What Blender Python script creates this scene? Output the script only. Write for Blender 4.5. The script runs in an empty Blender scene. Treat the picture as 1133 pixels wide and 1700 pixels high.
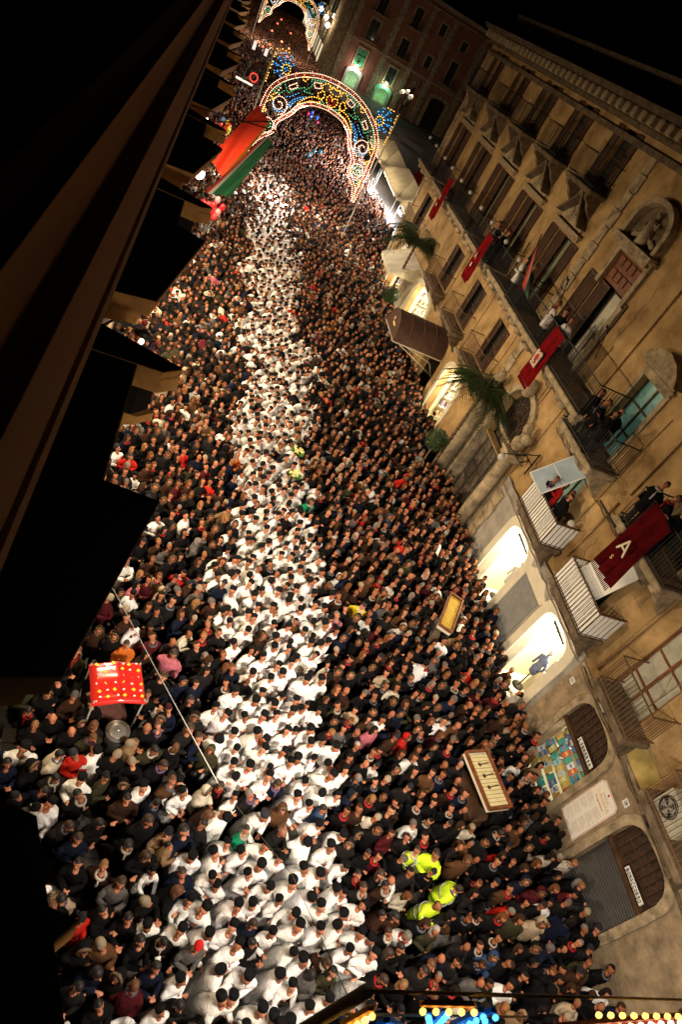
import bpy, bmesh, math, random
import numpy as np
from mathutils import Vector, Matrix
from mathutils.geometry import tessellate_polygon

SC = bpy.context.scene
COL = SC.collection
R = math.radians
rnd = random.Random(7)

# ------------------------------------------------------------------ camera
CAM_H = 14.0
AX = ((0.89570755, -0.08164718, 0.43708321), (0.27686979, -0.66675957, -0.69193554), (0.347924, 0.74078702, -0.57461594))
cam_d = bpy.data.cameras.new('camera')
cam = bpy.data.objects.new('camera', cam_d)
COL.objects.link(cam)
rx_, dn_, fw_ = [Vector(a).normalized() for a in AX]
cam.matrix_world = Matrix(((rx_.x, -dn_.x, -fw_.x, 0), (rx_.y, -dn_.y, -fw_.y, 0), (rx_.z, -dn_.z, -fw_.z, CAM_H), (0, 0, 0, 1)))
cam_d.sensor_width = 36
cam_d.lens = 36 * 1103 / 1700
cam_d.clip_start = 0.05
cam_d.clip_end = 1500
cam_d.dof.use_dof = True
cam_d.dof.focus_distance = 19
cam_d.dof.aperture_fstop = 2.8
SC.camera = cam

# ------------------------------------------------------------------ night sky, moon, exposure
w = bpy.data.worlds.new('World')
SC.world = w
w.use_nodes = True
nt = w.node_tree
sky = nt.nodes.new('ShaderNodeTexSky')
sky.sky_type = 'NISHITA'
sky.sun_disc = False
sky.sun_elevation = R(-4)
sky.sun_rotation = R(200)
nt.links.new(sky.outputs[0], nt.nodes['Background'].inputs[0])
nt.nodes['Background'].inputs[1].default_value = 0.003
moon_d = bpy.data.lights.new('moon', 'SUN')
moon_d.energy = 0.004
moon_d.angle = R(0.5)
moon = bpy.data.objects.new('moon', moon_d)
moon.rotation_euler = (R(25), R(10), 0)
COL.objects.link(moon)
SC.view_settings.view_transform = 'Standard'
SC.view_settings.look = 'None'
SC.view_settings.exposure = 0.0
SC.view_settings.gamma = 1.0
SC.view_settings.use_curve_mapping = False
cy = SC.cycles
cy.use_denoising = True
cy.max_bounces = 5
cy.diffuse_bounces = 2
cy.glossy_bounces = 2
cy.transmission_bounces = 3
cy.transparent_max_bounces = 6
cy.sample_clamp_indirect = 4
cy.use_light_tree = True
cy.caustics_reflective = False
cy.caustics_refractive = False

# ------------------------------------------------------------------ materials
MATS = {}


def mat(name, col, rough=0.8, var=0.0, scale=4.0, bump=0.0, metal=0.0, emit=None, strength=0.0, col2=None, streak=False, objcol=False, vcol=False, trans=0.0, bscale=None, spec=0.4, sheen=0.0, transl=0.0):
    if name in MATS:
        return MATS[name]
    m = bpy.data.materials.new(name)
    m.use_nodes = True
    t = m.node_tree
    b = t.nodes['Principled BSDF']
    b.inputs['Roughness'].default_value = rough
    b.inputs['Metallic'].default_value = metal
    b.inputs['Specular IOR Level'].default_value = spec
    if sheen:
        b.inputs['Sheen Weight'].default_value = sheen
    if trans:
        b.inputs['Transmission Weight'].default_value = trans
    src = None
    if objcol:
        oi = t.nodes.new('ShaderNodeObjectInfo')
        src = oi.outputs['Color']
    elif vcol:
        at = t.nodes.new('ShaderNodeAttribute')
        at.attribute_name = 'Col'
        src = at.outputs['Color']
    if var or col2 or bump:
        tc = t.nodes.new('ShaderNodeTexCoord')
        mp = t.nodes.new('ShaderNodeMapping')
        t.links.new(tc.outputs['Object'], mp.inputs[0])
        mp.inputs['Scale'].default_value = (scale, scale, scale * (0.22 if streak else 1))
        nz = t.nodes.new('ShaderNodeTexNoise')
        nz.inputs['Scale'].default_value = 1.0
        nz.inputs['Detail'].default_value = 7
        nz.inputs['Roughness'].default_value = 0.65
        t.links.new(mp.outputs[0], nz.inputs['Vector'])
    if var or col2:
        rp = t.nodes.new('ShaderNodeValToRGB')
        rp.color_ramp.elements[0].position = 0.36
        rp.color_ramp.elements[1].position = 0.66
        if src is None:
            c2 = col2 or tuple(max(0, c * (1 - var)) for c in col)
            rp.color_ramp.elements[0].color = (*c2, 1)
            rp.color_ramp.elements[1].color = (*[min(1, c * (1 + var * 0.4)) for c in col], 1)
            t.links.new(nz.outputs[0], rp.inputs[0])
            t.links.new(rp.outputs[0], b.inputs['Base Color'])
        else:
            rp.color_ramp.elements[0].color = (1 - var, 1 - var, 1 - var, 1)
            rp.color_ramp.elements[1].color = (1, 1, 1, 1)
            t.links.new(nz.outputs[0], rp.inputs[0])
            mx = t.nodes.new('ShaderNodeMix')
            mx.data_type = 'RGBA'
            mx.blend_type = 'MULTIPLY'
            mx.inputs[0].default_value = 1
            t.links.new(src, mx.inputs[6])
            t.links.new(rp.outputs[0], mx.inputs[7])
            t.links.new(mx.outputs[2], b.inputs['Base Color'])
    elif src is not None:
        t.links.new(src, b.inputs['Base Color'])
    else:
        b.inputs['Base Color'].default_value = (*col, 1)
    if bump:
        bp = t.nodes.new('ShaderNodeBump')
        bp.inputs['Strength'].default_value = bump
        bp.inputs['Distance'].default_value = 0.03
        if bscale:
            n2 = t.nodes.new('ShaderNodeTexNoise')
            n2.inputs['Scale'].default_value = bscale
            n2.inputs['Detail'].default_value = 5
            t.links.new(tc.outputs['Object'], n2.inputs['Vector'])
            t.links.new(n2.outputs[0], bp.inputs['Height'])
        else:
            t.links.new(nz.outputs[0], bp.inputs['Height'])
        t.links.new(bp.outputs[0], b.inputs['Normal'])
    if transl:
        tb = t.nodes.new('ShaderNodeBsdfTranslucent')
        tb.inputs[0].default_value = (*col, 1)
        ms = t.nodes.new('ShaderNodeMixShader')
        ms.inputs[0].default_value = transl
        t.links.new(b.outputs[0], ms.inputs[1])
        t.links.new(tb.outputs[0], ms.inputs[2])
        t.links.new(ms.outputs[0], t.nodes['Material Output'].inputs[0])
    if emit:
        b.inputs['Emission Color'].default_value = (*emit, 1)
        b.inputs['Emission Strength'].default_value = strength
    MATS[name] = m
    return m


M_OCHRE = mat('ochre_plaster', (0.47, 0.315, 0.145), 0.95, 0.5, 0.9, 0.5, col2=(0.25, 0.155, 0.065), bscale=9, spec=.1)
M_OCHRE2 = mat('yellow_plaster', (0.56, 0.42, 0.13), 0.9, 0.3, 2, 0.2)
M_GREYP = mat('grey_plaster', (0.36, 0.33, 0.28), 0.92, 0.35, 1.6, 0.25, bscale=14)
M_GREYD = mat('grey_panel', (0.25, 0.25, 0.235), 0.85, 0.2, 3, 0.1)
M_BROWNP = mat('worn_brown_plaster', (0.34, 0.25, 0.15), 0.95, 0.5, 2.2, 0.5, bscale=10)
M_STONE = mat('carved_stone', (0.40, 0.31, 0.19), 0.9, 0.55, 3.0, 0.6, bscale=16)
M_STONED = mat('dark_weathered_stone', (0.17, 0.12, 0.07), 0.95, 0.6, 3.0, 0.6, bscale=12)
M_CREAM = mat('cream_painted_surround', (0.72, 0.66, 0.50), 0.7, 0.1, 3)
M_WOOD = mat('dark_brown_wood', (0.085, 0.040, 0.018), 0.6, 0.45, 5, 0.2)
M_WOODR = mat('varnished_red_brown_wood', (0.22, 0.07, 0.025), 0.45, 0.4, 5, 0.1)
M_IRON = mat('black_iron', (0.02, 0.018, 0.016), 0.55, metal=0.4)
M_IRONB = mat('rust_brown_iron', (0.16, 0.09, 0.045), 0.6, 0.3, 8)
M_DARK = mat('unlit_room', (0.02, 0.016, 0.012), 0.9)
M_GLASS = mat('dark_window_glass', (0.03, 0.035, 0.035), 0.08, spec=0.8)
M_TEAL = mat('teal_curtain_glass', (0.16, 0.36, 0.32), 0.25, 0.25, 5, emit=(0.2, 0.55, 0.45), strength=0.06)
M_GREEN = mat('pale_green_glass', (0.22, 0.27, 0.16), 0.3, 0.3, 4)
M_FROST = mat('frosted_cream_glass', (0.50, 0.48, 0.36), 0.35, 0.2, 4)
M_WHITE = mat('white_paint', (0.78, 0.76, 0.70), 0.55, 0.1, 6)
M_WHITEB = mat('white_balcony_panel', (0.82, 0.80, 0.73), 0.6, 0.08, 2)
M_BLACK = mat('black_paint', (0.012, 0.012, 0.012), 0.5)
M_RED = mat('crimson_velvet', (0.20, 0.004, 0.006), 0.85, 0.45, 3, 0.3, spec=.05)
M_REDB = mat('bright_red_cloth', (0.72, 0.05, 0.02), 0.6, 0.15, 3, transl=.5)
M_PAPER = mat('poster_paper', (0.80, 0.76, 0.66), 0.7, 0.06, 5)
M_PRINTR = mat('red_print', (0.55, 0.03, 0.03), 0.7)
M_PRINTG = mat('faded_grey_print', (0.52, 0.45, 0.40), 0.8)
M_GOLD = mat('gold_print', (0.75, 0.55, 0.22), 0.5)
M_AWN = mat('brown_awning_canvas', (0.075, 0.035, 0.022), 0.85, 0.3, 3)
M_CANVAS = mat('cream_canvas', (0.62, 0.55, 0.40), 0.85, 0.25, 1.2, transl=.18)
M_LIT = mat('lit_shop_wall', (0.85, 0.78, 0.56), 0.8, 0.04, 2)
M_LAMPW = mat('shop_ceiling_lamp', (1, 0.9, 0.7), 0.5, emit=(1, 0.88, 0.62), strength=14)
M_GLOBE = mat('opal_lamp_globe', (0.5, 0.47, 0.40), 0.3)
M_LAMPON = mat('burning_lamp_glass', (1, 0.9, 0.7), 0.4, emit=(1, 0.78, 0.48), strength=22)
M_LEAF = mat('palm_leaf', (0.04, 0.07, 0.018), 0.6, 0.4, 6)
M_TRUNK = mat('palm_trunk', (0.16, 0.10, 0.05), 0.95, 0.5, 12, 0.6)
M_BASALT = mat('lava_stone_paving', (0.075, 0.066, 0.055), 0.75, 0.5, 3, 0.4, bscale=20)
M_PINK = mat('red_plaster', (0.30, 0.125, 0.08), 0.95, 0.25, 0.6)
M_ROOF = mat('old_clay_tiles', (0.20, 0.12, 0.07), 0.95, 0.6, 1.5, 0.6)
M_SHUTTERG = mat('green_roller_blind', (0.02, 0.22, 0.09), 0.6, 0.2, 6)
M_ROLL = mat('dark_roller_shutter', (0.055, 0.05, 0.045), 0.5, 0.25, 4, metal=0.3)
M_GRILLE = mat('brown_lunette_panel', (0.05, 0.028, 0.016), 0.7, 0.5, 9, 0.6)
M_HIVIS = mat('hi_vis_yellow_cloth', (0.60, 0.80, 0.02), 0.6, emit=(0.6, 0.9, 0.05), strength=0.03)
M_SKINO = mat('skin', (0.62, 0.33, 0.22), 0.55, objcol=True)
M_CLOTH = mat('woven_cloth', (1, 1, 1), 0.9, var=0.26, scale=6, objcol=True, bump=0.9, bscale=11, spec=0.08)
M_HAIR = mat('hair', (0.03, 0.02, 0.015), 0.6, var=0.4, scale=30, objcol=True)
M_FEAT = mat('eyes_and_brows', (0.025, 0.012, 0.01), 0.4)
M_MOUTH = mat('lips', (0.35, 0.08, 0.06), 0.5)
M_CROWD = mat('crowd_cloth_and_skin', (1, 1, 1), 0.8, var=0.2, scale=7, vcol=True, spec=0.08)
M_METAL = mat('grey_painted_metal', (0.34, 0.33, 0.28), 0.5, 0.2, 6)
M_CABLE = mat('white_cable', (0.65, 0.60, 0.50), 0.6)
M_WCLOTH = mat('white_cloth', (0.78, 0.76, 0.72), 0.9, 0.12, 6)
BULB = {
    'white': mat('white_bulb', (1, .9, .8), emit=(1.0, 0.70, 0.44), strength=4.5),
    'red': mat('red_bulb', (1, .4, .3), emit=(1.0, 0.22, 0.10), strength=4),
    'yellow': mat('yellow_bulb', (1, .8, .3), emit=(1.0, 0.50, 0.07), strength=5),
    'green': mat('green_bulb', (.3, 1, .6), emit=(0.16, 0.80, 0.42), strength=1.5),
    'blue': mat('blue_bulb', (.3, .6, 1), emit=(0.08, 0.5, 1.0), strength=2.6),
}
for k_ in BULB.values():
    k_.cycles.emission_sampling = 'NONE'
FRAMEP = {
    'white': mat('white_frame_paint', (0.45, 0.16, 0.10), 0.6),
    'red': mat('red_frame_paint', (0.6, 0.08, 0.04), 0.6),
    'yellow': mat('yellow_frame_paint', (0.7, 0.38, 0.04), 0.6),
    'green': mat('green_frame_paint', (0.03, 0.25, 0.12), 0.6),
    'blue': mat('blue_frame_paint', (0.02, 0.18, 0.45), 0.6),
}


# ------------------------------------------------------------------ mesh helpers
class MB:
    def __init__(s):
        s.v = []
        s.f = []
        s.m = []
        s.sm = []

    def add(s, vs, fs, mi=0, smooth=False):
        o = len(s.v)
        s.v += [tuple(p) for p in vs]
        s.f += [tuple(i + o for i in f) for f in fs]
        s.m += [mi] * len(fs)
        s.sm += [smooth] * len(fs)
        return s

    def box(s, x0, x1, y0, y1, z0, z1, mi=0):
        vs = [(x0, y0, z0), (x1, y0, z0), (x1, y1, z0), (x0, y1, z0), (x0, y0, z1), (x1, y0, z1), (x1, y1, z1), (x0, y1, z1)]
        return s.add(vs, [(0, 3, 2, 1), (4, 5, 6, 7), (0, 1, 5, 4), (1, 2, 6, 5), (2, 3, 7, 6), (3, 0, 4, 7)], mi)

    def bevbox(s, x0, x1, y0, y1, z0, z1, b=0.02, mi=0):
        rings = []
        for z, e in ((z0, b), (z0 + b, 0), (z1 - b, 0), (z1, b)):
            rings.append([(x0 + b + (0 if not e else 0), y0 + e, z), (x1 - b, y0 + e, z), (x1 - e, y0 + b, z), (x1 - e, y1 - b, z), (x1 - b, y1 - e, z), (x0 + b, y1 - e, z), (x0 + e, y1 - b, z), (x0 + e, y0 + b, z)])
        return s.loft(rings, mi=mi, smooth=False)

    def loft(s, rings, mi=0, closed=True, caps=True, smooth=True):
        n = len(rings[0])
        vs = [p for r in rings for p in r]
        fs = []
        for i in range(len(rings) - 1):
            for j in range(n if closed else n - 1):
                a = i * n + j
                b = i * n + (j + 1) % n
                fs.append((a, b, b + n, a + n))
        if caps and closed:
            fs.append(tuple(range(n - 1, -1, -1)))
            fs.append(tuple(range((len(rings) - 1) * n, len(rings) * n)))
        return s.add(vs, fs, mi, smooth)

    def tube(s, pts, rad, n=6, mi=0, caps=True, smooth=True):
        pts = [Vector(p) for p in pts]
        if not hasattr(rad, '__len__'):
            rad = [rad] * len(pts)
        rings = []
        up = Vector((0, 0, 1))
        for i, p in enumerate(pts):
            d = (pts[min(i + 1, len(pts) - 1)] - pts[max(i - 1, 0)])
            if d.length < 1e-6:
                d = Vector((0, 0, 1))
            d.normalize()
            ref = up if abs(d.z) < 0.95 else Vector((1, 0, 0))
            a = d.cross(ref).normalized()
            b = a.cross(d)
            rings.append([p + (a * math.cos(t) + b * math.sin(t)) * rad[i] for t in [2 * math.pi * k / n for k in range(n)]])
        return s.loft(rings, mi, True, caps, smooth)

    def ell(s, c, r, n=10, m=7, mi=0, fn=None, keep=None):
        vs = []
        for i in range(m + 1):
            ph = math.pi * i / m
            for j in range(n):
                th = 2 * math.pi * j / n
                u = Vector((math.sin(ph) * math.cos(th), math.sin(ph) * math.sin(th), math.cos(ph)))
                p = Vector((u.x * r[0], u.y * r[1], u.z * r[2]))
                if fn:
                    p = fn(p, u)
                vs.append(p + Vector(c))
        fs = []
        for i in range(m):
            for j in range(n):
                a = i * n + j
                b = i * n + (j + 1) % n
                f = (a, a + n, b + n, b)
                if keep:
                    ce = sum((vs[k] - Vector(c) for k in f), Vector()) / 4
                    if not keep(ce):
                        continue
                if i == 0:
                    f = (a, a + n, b + n)
                elif i == m - 1:
                    f = (a, a + n, b)
                fs.append(f)
        return s.add(vs, fs, mi, True)

    def poly(s, pts, mi=0):
        return s.add(pts, [tuple(range(len(pts)))], mi)

    def prism(s, pts2, y0, y1, mi=0):
        """polygon in (x,z) extruded from y0 (front) to y1"""
        tr = tessellate_polygon([[Vector((a, b, 0)) for a, b in pts2]])
        n = len(pts2)
        vs = [(a, y0, b) for a, b in pts2] + [(a, y1, b) for a, b in pts2]
        fs = [tuple(t) for t in tr] + [tuple(i + n for i in reversed(t)) for t in tr]
        fs += [(i, (i + 1) % n, (i + 1) % n + n, i + n) for i in range(n)]
        return s.add(vs, fs, mi)

    def mesh(s, name, mats):
        me = bpy.data.meshes.new(name)
        me.from_pydata([tuple(p) for p in s.v], [], s.f)
        for m in (mats if isinstance(mats, (list, tuple)) else [mats]):
            me.materials.append(m)
        if len(me.polygons) == len(s.m):
            me.polygons.foreach_set('material_index', s.m)
            me.polygons.foreach_set('use_smooth', s.sm)
        me.update()
        return me


def link(name, data, parent=None, loc=(0, 0, 0), rz=0.0, rot=None):
    o = bpy.data.objects.new(name, data)
    COL.objects.link(o)
    o.location = loc
    o.rotation_euler = rot or (0, 0, rz)
    if parent is not None:
        o.parent = parent
    return o


def put(name, mb, mats, parent=None, loc=(0, 0, 0), rz=0.0, label=None, stuff=False, rot=None):
    o = link(name, mb.mesh(name, mats), parent, loc, rz, rot)
    if label:
        o['label'] = label
    if stuff:
        o['kind'] = 'stuff'
    return o


def thing(name, label, cat, loc=(0, 0, 0), rz=0.0, group=None, data=None, rot=None):
    o = link(name, data, None, loc, rz, rot)
    o['label'] = label
    o['category'] = cat
    if group:
        o['group'] = group
    return o


def single(name, mb, mats, label, cat, loc=(0, 0, 0), rz=0.0, group=None, rot=None):
    return thing(name, label, cat, loc, rz, group, mb.mesh(name, mats), rot)


def structure(name, mb, mats, parent=None):
    o = put(name, mb, mats, parent)
    if parent is None:
        o['kind'] = 'structure'
    return o


def copy_tree(o, loc, label=None, group=None, parent=None, rz=None):
    c = o.copy()
    COL.objects.link(c)
    if parent is not None:
        c.parent = parent
        c.matrix_parent_inverse = Matrix()
    c.location = loc
    if rz is not None:
        c.rotation_euler.z = rz
    if label:
        c['label'] = label
    if group:
        c['group'] = group
    for ch in o.children:
        copy_tree(ch, ch.location, parent=c)
    return c


def rect(u0, u1, z0, z1):
    return [(u0, z0), (u1, z0), (u1, z1), (u0, z1)]


def archp(u0, u1, z0, zs, zt, n=10, k=0.6):
    """opening with rounded shoulders: superellipse between spring zs and top zt"""
    c = (u0 + u1) / 2
    a = (u1 - u0) / 2
    pts = [(u0, z0), (u1, z0)]
    for i in range(n + 1):
        t = math.pi * i / n
        ct, st = math.cos(t), math.sin(t)
        pts.append((c + a * math.copysign(abs(ct) ** k, ct), zs + (zt - zs) * (st ** k if st > 1e-9 else 0)))
    out = []
    for p in pts:
        if not out or (abs(p[0] - out[-1][0]) + abs(p[1] - out[-1][1])) > 1e-5:
            out.append(p)
    return out


def wall_mesh(outer, holes, depth=0.35, mi=0):
    """wall in local x,z at y=0 facing -y, with holes and their reveals"""
    mb = MB()
    loops = [outer] + holes
    flat = [p for l in loops for p in l]
    tr = tessellate_polygon([[Vector((a, b, 0)) for a, b in l] for l in loops])
    mb.add([(a, 0, b) for a, b in flat], [tuple(t) for t in tr], mi)
    for h in loops:
        n = len(h)
        vs = [(a, 0, b) for a, b in h] + [(a, depth, b) for a, b in h]
        mb.add(vs, [(i, (i + 1) % n, (i + 1) % n + n, i + n) for i in range(n)], mi)
    return mb


def ring_mesh(inner, outer, y0, y1):
    """frame between two matched open outlines, extruded"""
    mb = MB()
    n = len(inner)
    vs = [(a, y0, b) for a, b in inner] + [(a, y0, b) for a, b in outer] + [(a, y1, b) for a, b in inner] + [(a, y1, b) for a, b in outer]
    fs = []
    for i in range(n - 1):
        fs += [(i, i + 1, i + 1 + n, i + n), (i, i + 2 * n, i + 1 + 2 * n, i + 1), (i + n, i + n + 1, i + 1 + 3 * n, i + 3 * n)]
    fs += [(0, n, 3 * n, 2 * n), (n - 1, 3 * n - 1, 4 * n - 1, 2 * n - 1)]
    mb.add(vs, fs)
    return mb


def text_mesh(s, size, depth=0.006):
    cu = bpy.data.curves.new('text_tmp', 'FONT')
    cu.body = s
    cu.size = size
    cu.extrude = depth
    cu.align_x = 'CENTER'
    cu.align_y = 'CENTER'
    o = bpy.data.objects.new('text_tmp', cu)
    COL.objects.link(o)
    bpy.context.view_layer.update()
    me = bpy.data.meshes.new_from_object(o.evaluated_get(bpy.context.evaluated_depsgraph_get()))
    bpy.data.objects.remove(o)
    bpy.data.curves.remove(cu)
    me.name = 'lettering'
    return me


def text_on(s, size, m, parent, loc, fit=None, name='lettering', bold=0.0, rot=(math.pi / 2, 0, 0)):
    me = text_mesh(s, size)
    me.materials.clear()
    me.materials.append(m)
    o = link(name, me, parent, loc, rot=rot)
    if fit:
        xs = [v.co.x for v in me.vertices]
        k = fit / (max(xs) - min(xs))
        for v in me.vertices:
            v.co.x *= k
    return o


# ------------------------------------------------------------------ ground
g = MB()
g.poly([(-400, -400, -0.02), (400, -400, -0.02), (400, 600, -0.02), (-400, 600, -0.02)])
ground = structure('ground', g, M_BASALT)
pv = MB()
r_ = random.Random(3)
for j in range(64):
    y = 2 + j * 0.34
    x = -0.85 + (j % 2) * 0.25
    while x < 13.2:
        wd = r_.uniform(0.42, 0.62)
        if x + wd < 13.3:
            h = r_.uniform(0.0, 0.012)
            pv.box(x + .008, x + wd - .008, y + .008, y + .332, -0.015, h)
        x += wd
put('paving_stone', pv, M_BASALT, ground, stuff=True)

# ------------------------------------------------------------------ right palazzo
Y0 = 20.0
FX = 13.4


def U(y):
    return Y0 - y


pal = thing('palazzo', 'long ochre baroque palazzo with balconies, brown shutters and shops along the crowded street', 'building', (FX, Y0, 0), R(-90))
# holes, listed by street coordinate
LOWH = {
    'bona': archp(U(6.08), U(4.36), 0.0, 2.45, 3.45),
    'lib': archp(U(9.28), U(7.55), 0.0, 2.45, 3.45),
    'shop2': archp(U(12.32), U(10.72), 0.0, 2.7, 3.42),
    'shop1': archp(U(16.12), U(14.45), 0.0, 2.7, 3.42),
    'shop3': archp(U(27.1), U(24.9), 0.0, 2.6, 3.4, k=0.8),
    'shop4': archp(U(30.2), U(28.0), 0.0, 2.4, 3.2, k=0.8),
    'shop5': archp(U(36.3), U(32.6), 0.0, 2.5, 3.65, k=0.85),
    'shop6': archp(U(41.6), U(38.6), 0.0, 2.6, 3.7, k=0.9),
}
PORT_L = rect(U(21.6), U(18.7), 0.0, 3.64)
segs = [(10.2, -6.0, M_BROWNP, ['bona', 'lib']), (18.0, 10.2, M_GREYP, ['shop2', 'shop1']), (44.5, 22.9, M_OCHRE, ['shop3', 'shop4', 'shop5', 'shop6'])]
for ya, yb, m, hs in segs:
    wl = wall_mesh(rect(U(ya), U(yb), -0.1, 3.64), [LOWH[h] for h in hs], 0.4)
    put('wall', wl, m, pal, label='ground floor wall with arched shop openings')
put('wall', wall_mesh(rect(U(22.9), U(18.0), -0.1, 3.64), [PORT_L], 0.6), M_STONE, pal, label='stone ground floor wall round the main portal')

MEZ = [(25.52, 23.95), (29.5, 27.8), (34.0, 32.15), (42.45, 40.65)]
MAINW = [41.7, 37.2, 33.1, 28.95, 24.8]
THIRD = [41.9, 37.3, 33.25, 29.05, 25.0]
uph = [rect(U(a), U(b), 4.62, 6.58) for a, b in MEZ]
uph += [rect(U(c + 0.75), U(c - 0.75), 7.86, 10.55) for c in MAINW]
uph += [rect(U(c + 0.5), U(c - 0.5), 12.4, 14.35) for c in THIRD]
uph += [rect(U(20.95), U(19.15), 7.86, 11.5), rect(U(16.05), U(14.8), 7.25, 9.62), rect(U(11.6), U(10.3), 7.25, 9.6), rect(U(7.0), U(5.6), 7.25, 9.6)]
uph += [rect(U(15.85), U(14.85), 4.2, 6.5), rect(U(12.2), U(11.2), 4.2, 6.4), rect(U(9.15), U(7.85), 4.1, 6.7), rect(U(6.0), U(4.9), 4.0, 6.5), rect(U(3.2), U(1.8), 4.1, 6.5)]
uph += [archp(U(21.2), U(18.9), 3.7, 5.0, 6.1, k=1.0)]
uw = wall_mesh(rect(U(44.5), U(-6), 3.66, 14.45), uph, 0.35)
put('wall', uw, M_OCHRE, pal, label='worn ochre plaster wall of the upper floors')
put('wall_return', MB().box(U(44.5), U(44.5) + 0.35, 0.36, 16, 0, 14.45).box(U(-6) - 0.3, U(-6), 0.36, 16, 0, 14.45), M_OCHRE, pal)
for k in range(34):
    y_, z_ = rnd.uniform(8, 43), rnd.choice([rnd.uniform(3.9, 7.4), rnd.uniform(7.9, 14)])
    pts_ = [(U(y_), -.004, z_)]
    for q in range(7):
        pts_.append((pts_[-1][0] + rnd.uniform(-.16, .16), -.004, pts_[-1][2] + rnd.uniform(.05, .3)))
    if k % 3 == 0:
        put('wall_wire', MB().tube([(a, -.02, b) for a, _, b in [(U(y_) + rnd.uniform(-.02, .02), 0, 3.9 + q * 1.1) for q in range(6)]], .012, 4), M_STONED, pal)
    put('plaster_crack', MB().tube(pts_, [.004 + .004 * rnd.random() for _ in pts_], 3), M_STONED, pal)
put('dark_interior', MB().box(U(44.0), U(-5.5), 1.9, 2.0, 3.8, 14.4), M_DARK, pal)
# yellow patch near the near arches and grey string course
put('plaster_patch', MB().box(U(7.6), U(6.25), -0.012, 0.0, 3.75, 4.35), M_OCHRE2, pal, label='brighter yellow plaster patch')
sc_ = MB()
sc_.box(U(18.0), U(10.2), -0.05, 0.0, 3.58, 3.82).box(U(18.0), U(10.2), -0.09, -0.05, 3.82 - .06, 3.86)
put('string_course', sc_, M_GREYP, pal)
sc_ = MB()
sc_.box(U(10.15), U(-6), -0.06, -0.001, 3.6, 3.72)
put('string_course', sc_, M_STONE, pal)
sc_ = MB()
sc_.box(U(44.5), U(23), -0.08, -0.001, 3.78, 3.95).box(U(44.5), U(22.7), -0.1, -0.001, 7.55, 7.7)
put('string_course', sc_, M_STONE, pal)
for yy in (44.2, 22.6, 17.75):
    p = MB()
    for k in range(24):
        z = 0.3 + k * 0.6
        if z > 14 or (yy < 20 and z > 3):
            break
        wdt = 0.55 if k % 2 else 0.42
        p.box(U(yy) - wdt / 2, U(yy) + wdt / 2, -0.07, -0.002, z, z + 0.57)
    put('quoin_pilaster', p, M_STONE, pal, stuff=True)

# surrounds of the arches
for key, wd, m, pr in (('bona', .22, M_STONE, .05), ('lib', .2, M_STONE, .05), ('shop2', .33, M_CREAM, .05), ('shop1', .33, M_CREAM, .05), ('shop3', .25, M_CREAM, .05), ('shop5', .3, M_CREAM, .06), ('shop6', .25, M_CREAM, .05)):
    h = LOWH[key]
    inner = h[1:] + [h[0]]
    cx = sum(p[0] for p in h[:2]) / 2
    ha = abs(h[1][0] - h[0][0]) / 2
    outer = []
    for (a, b) in inner:
        s_ = (a - cx) / ha
        outer.append((cx + s_ * (ha + wd), b + (wd * 0.8 if b > 1.5 else 0) * min(1, max(0, (b - 2.2) / 1.0))))
    put('arch_surround', ring_mesh(inner, outer, -pr, 0.02), m, pal)
# dark grey panel between the lit shops, with its pale scalloped frame above
put('wall_panel', MB().bevbox(U(14.08), U(12.82), -0.03, 0.0, 0.1, 2.86, 0.01), M_GREYD, pal)
scal = [(U(14.2), 2.95), (U(12.7), 2.95), (U(12.6), 3.2), (U(12.9), 3.3), (U(13.1), 3.52), (U(13.45), 3.42), (U(13.8), 3.52), (U(14.0), 3.3), (U(14.3), 3.2)]
put('scalloped_surround', MB().prism(scal, -0.045, 0.0), M_CREAM, pal)


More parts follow.
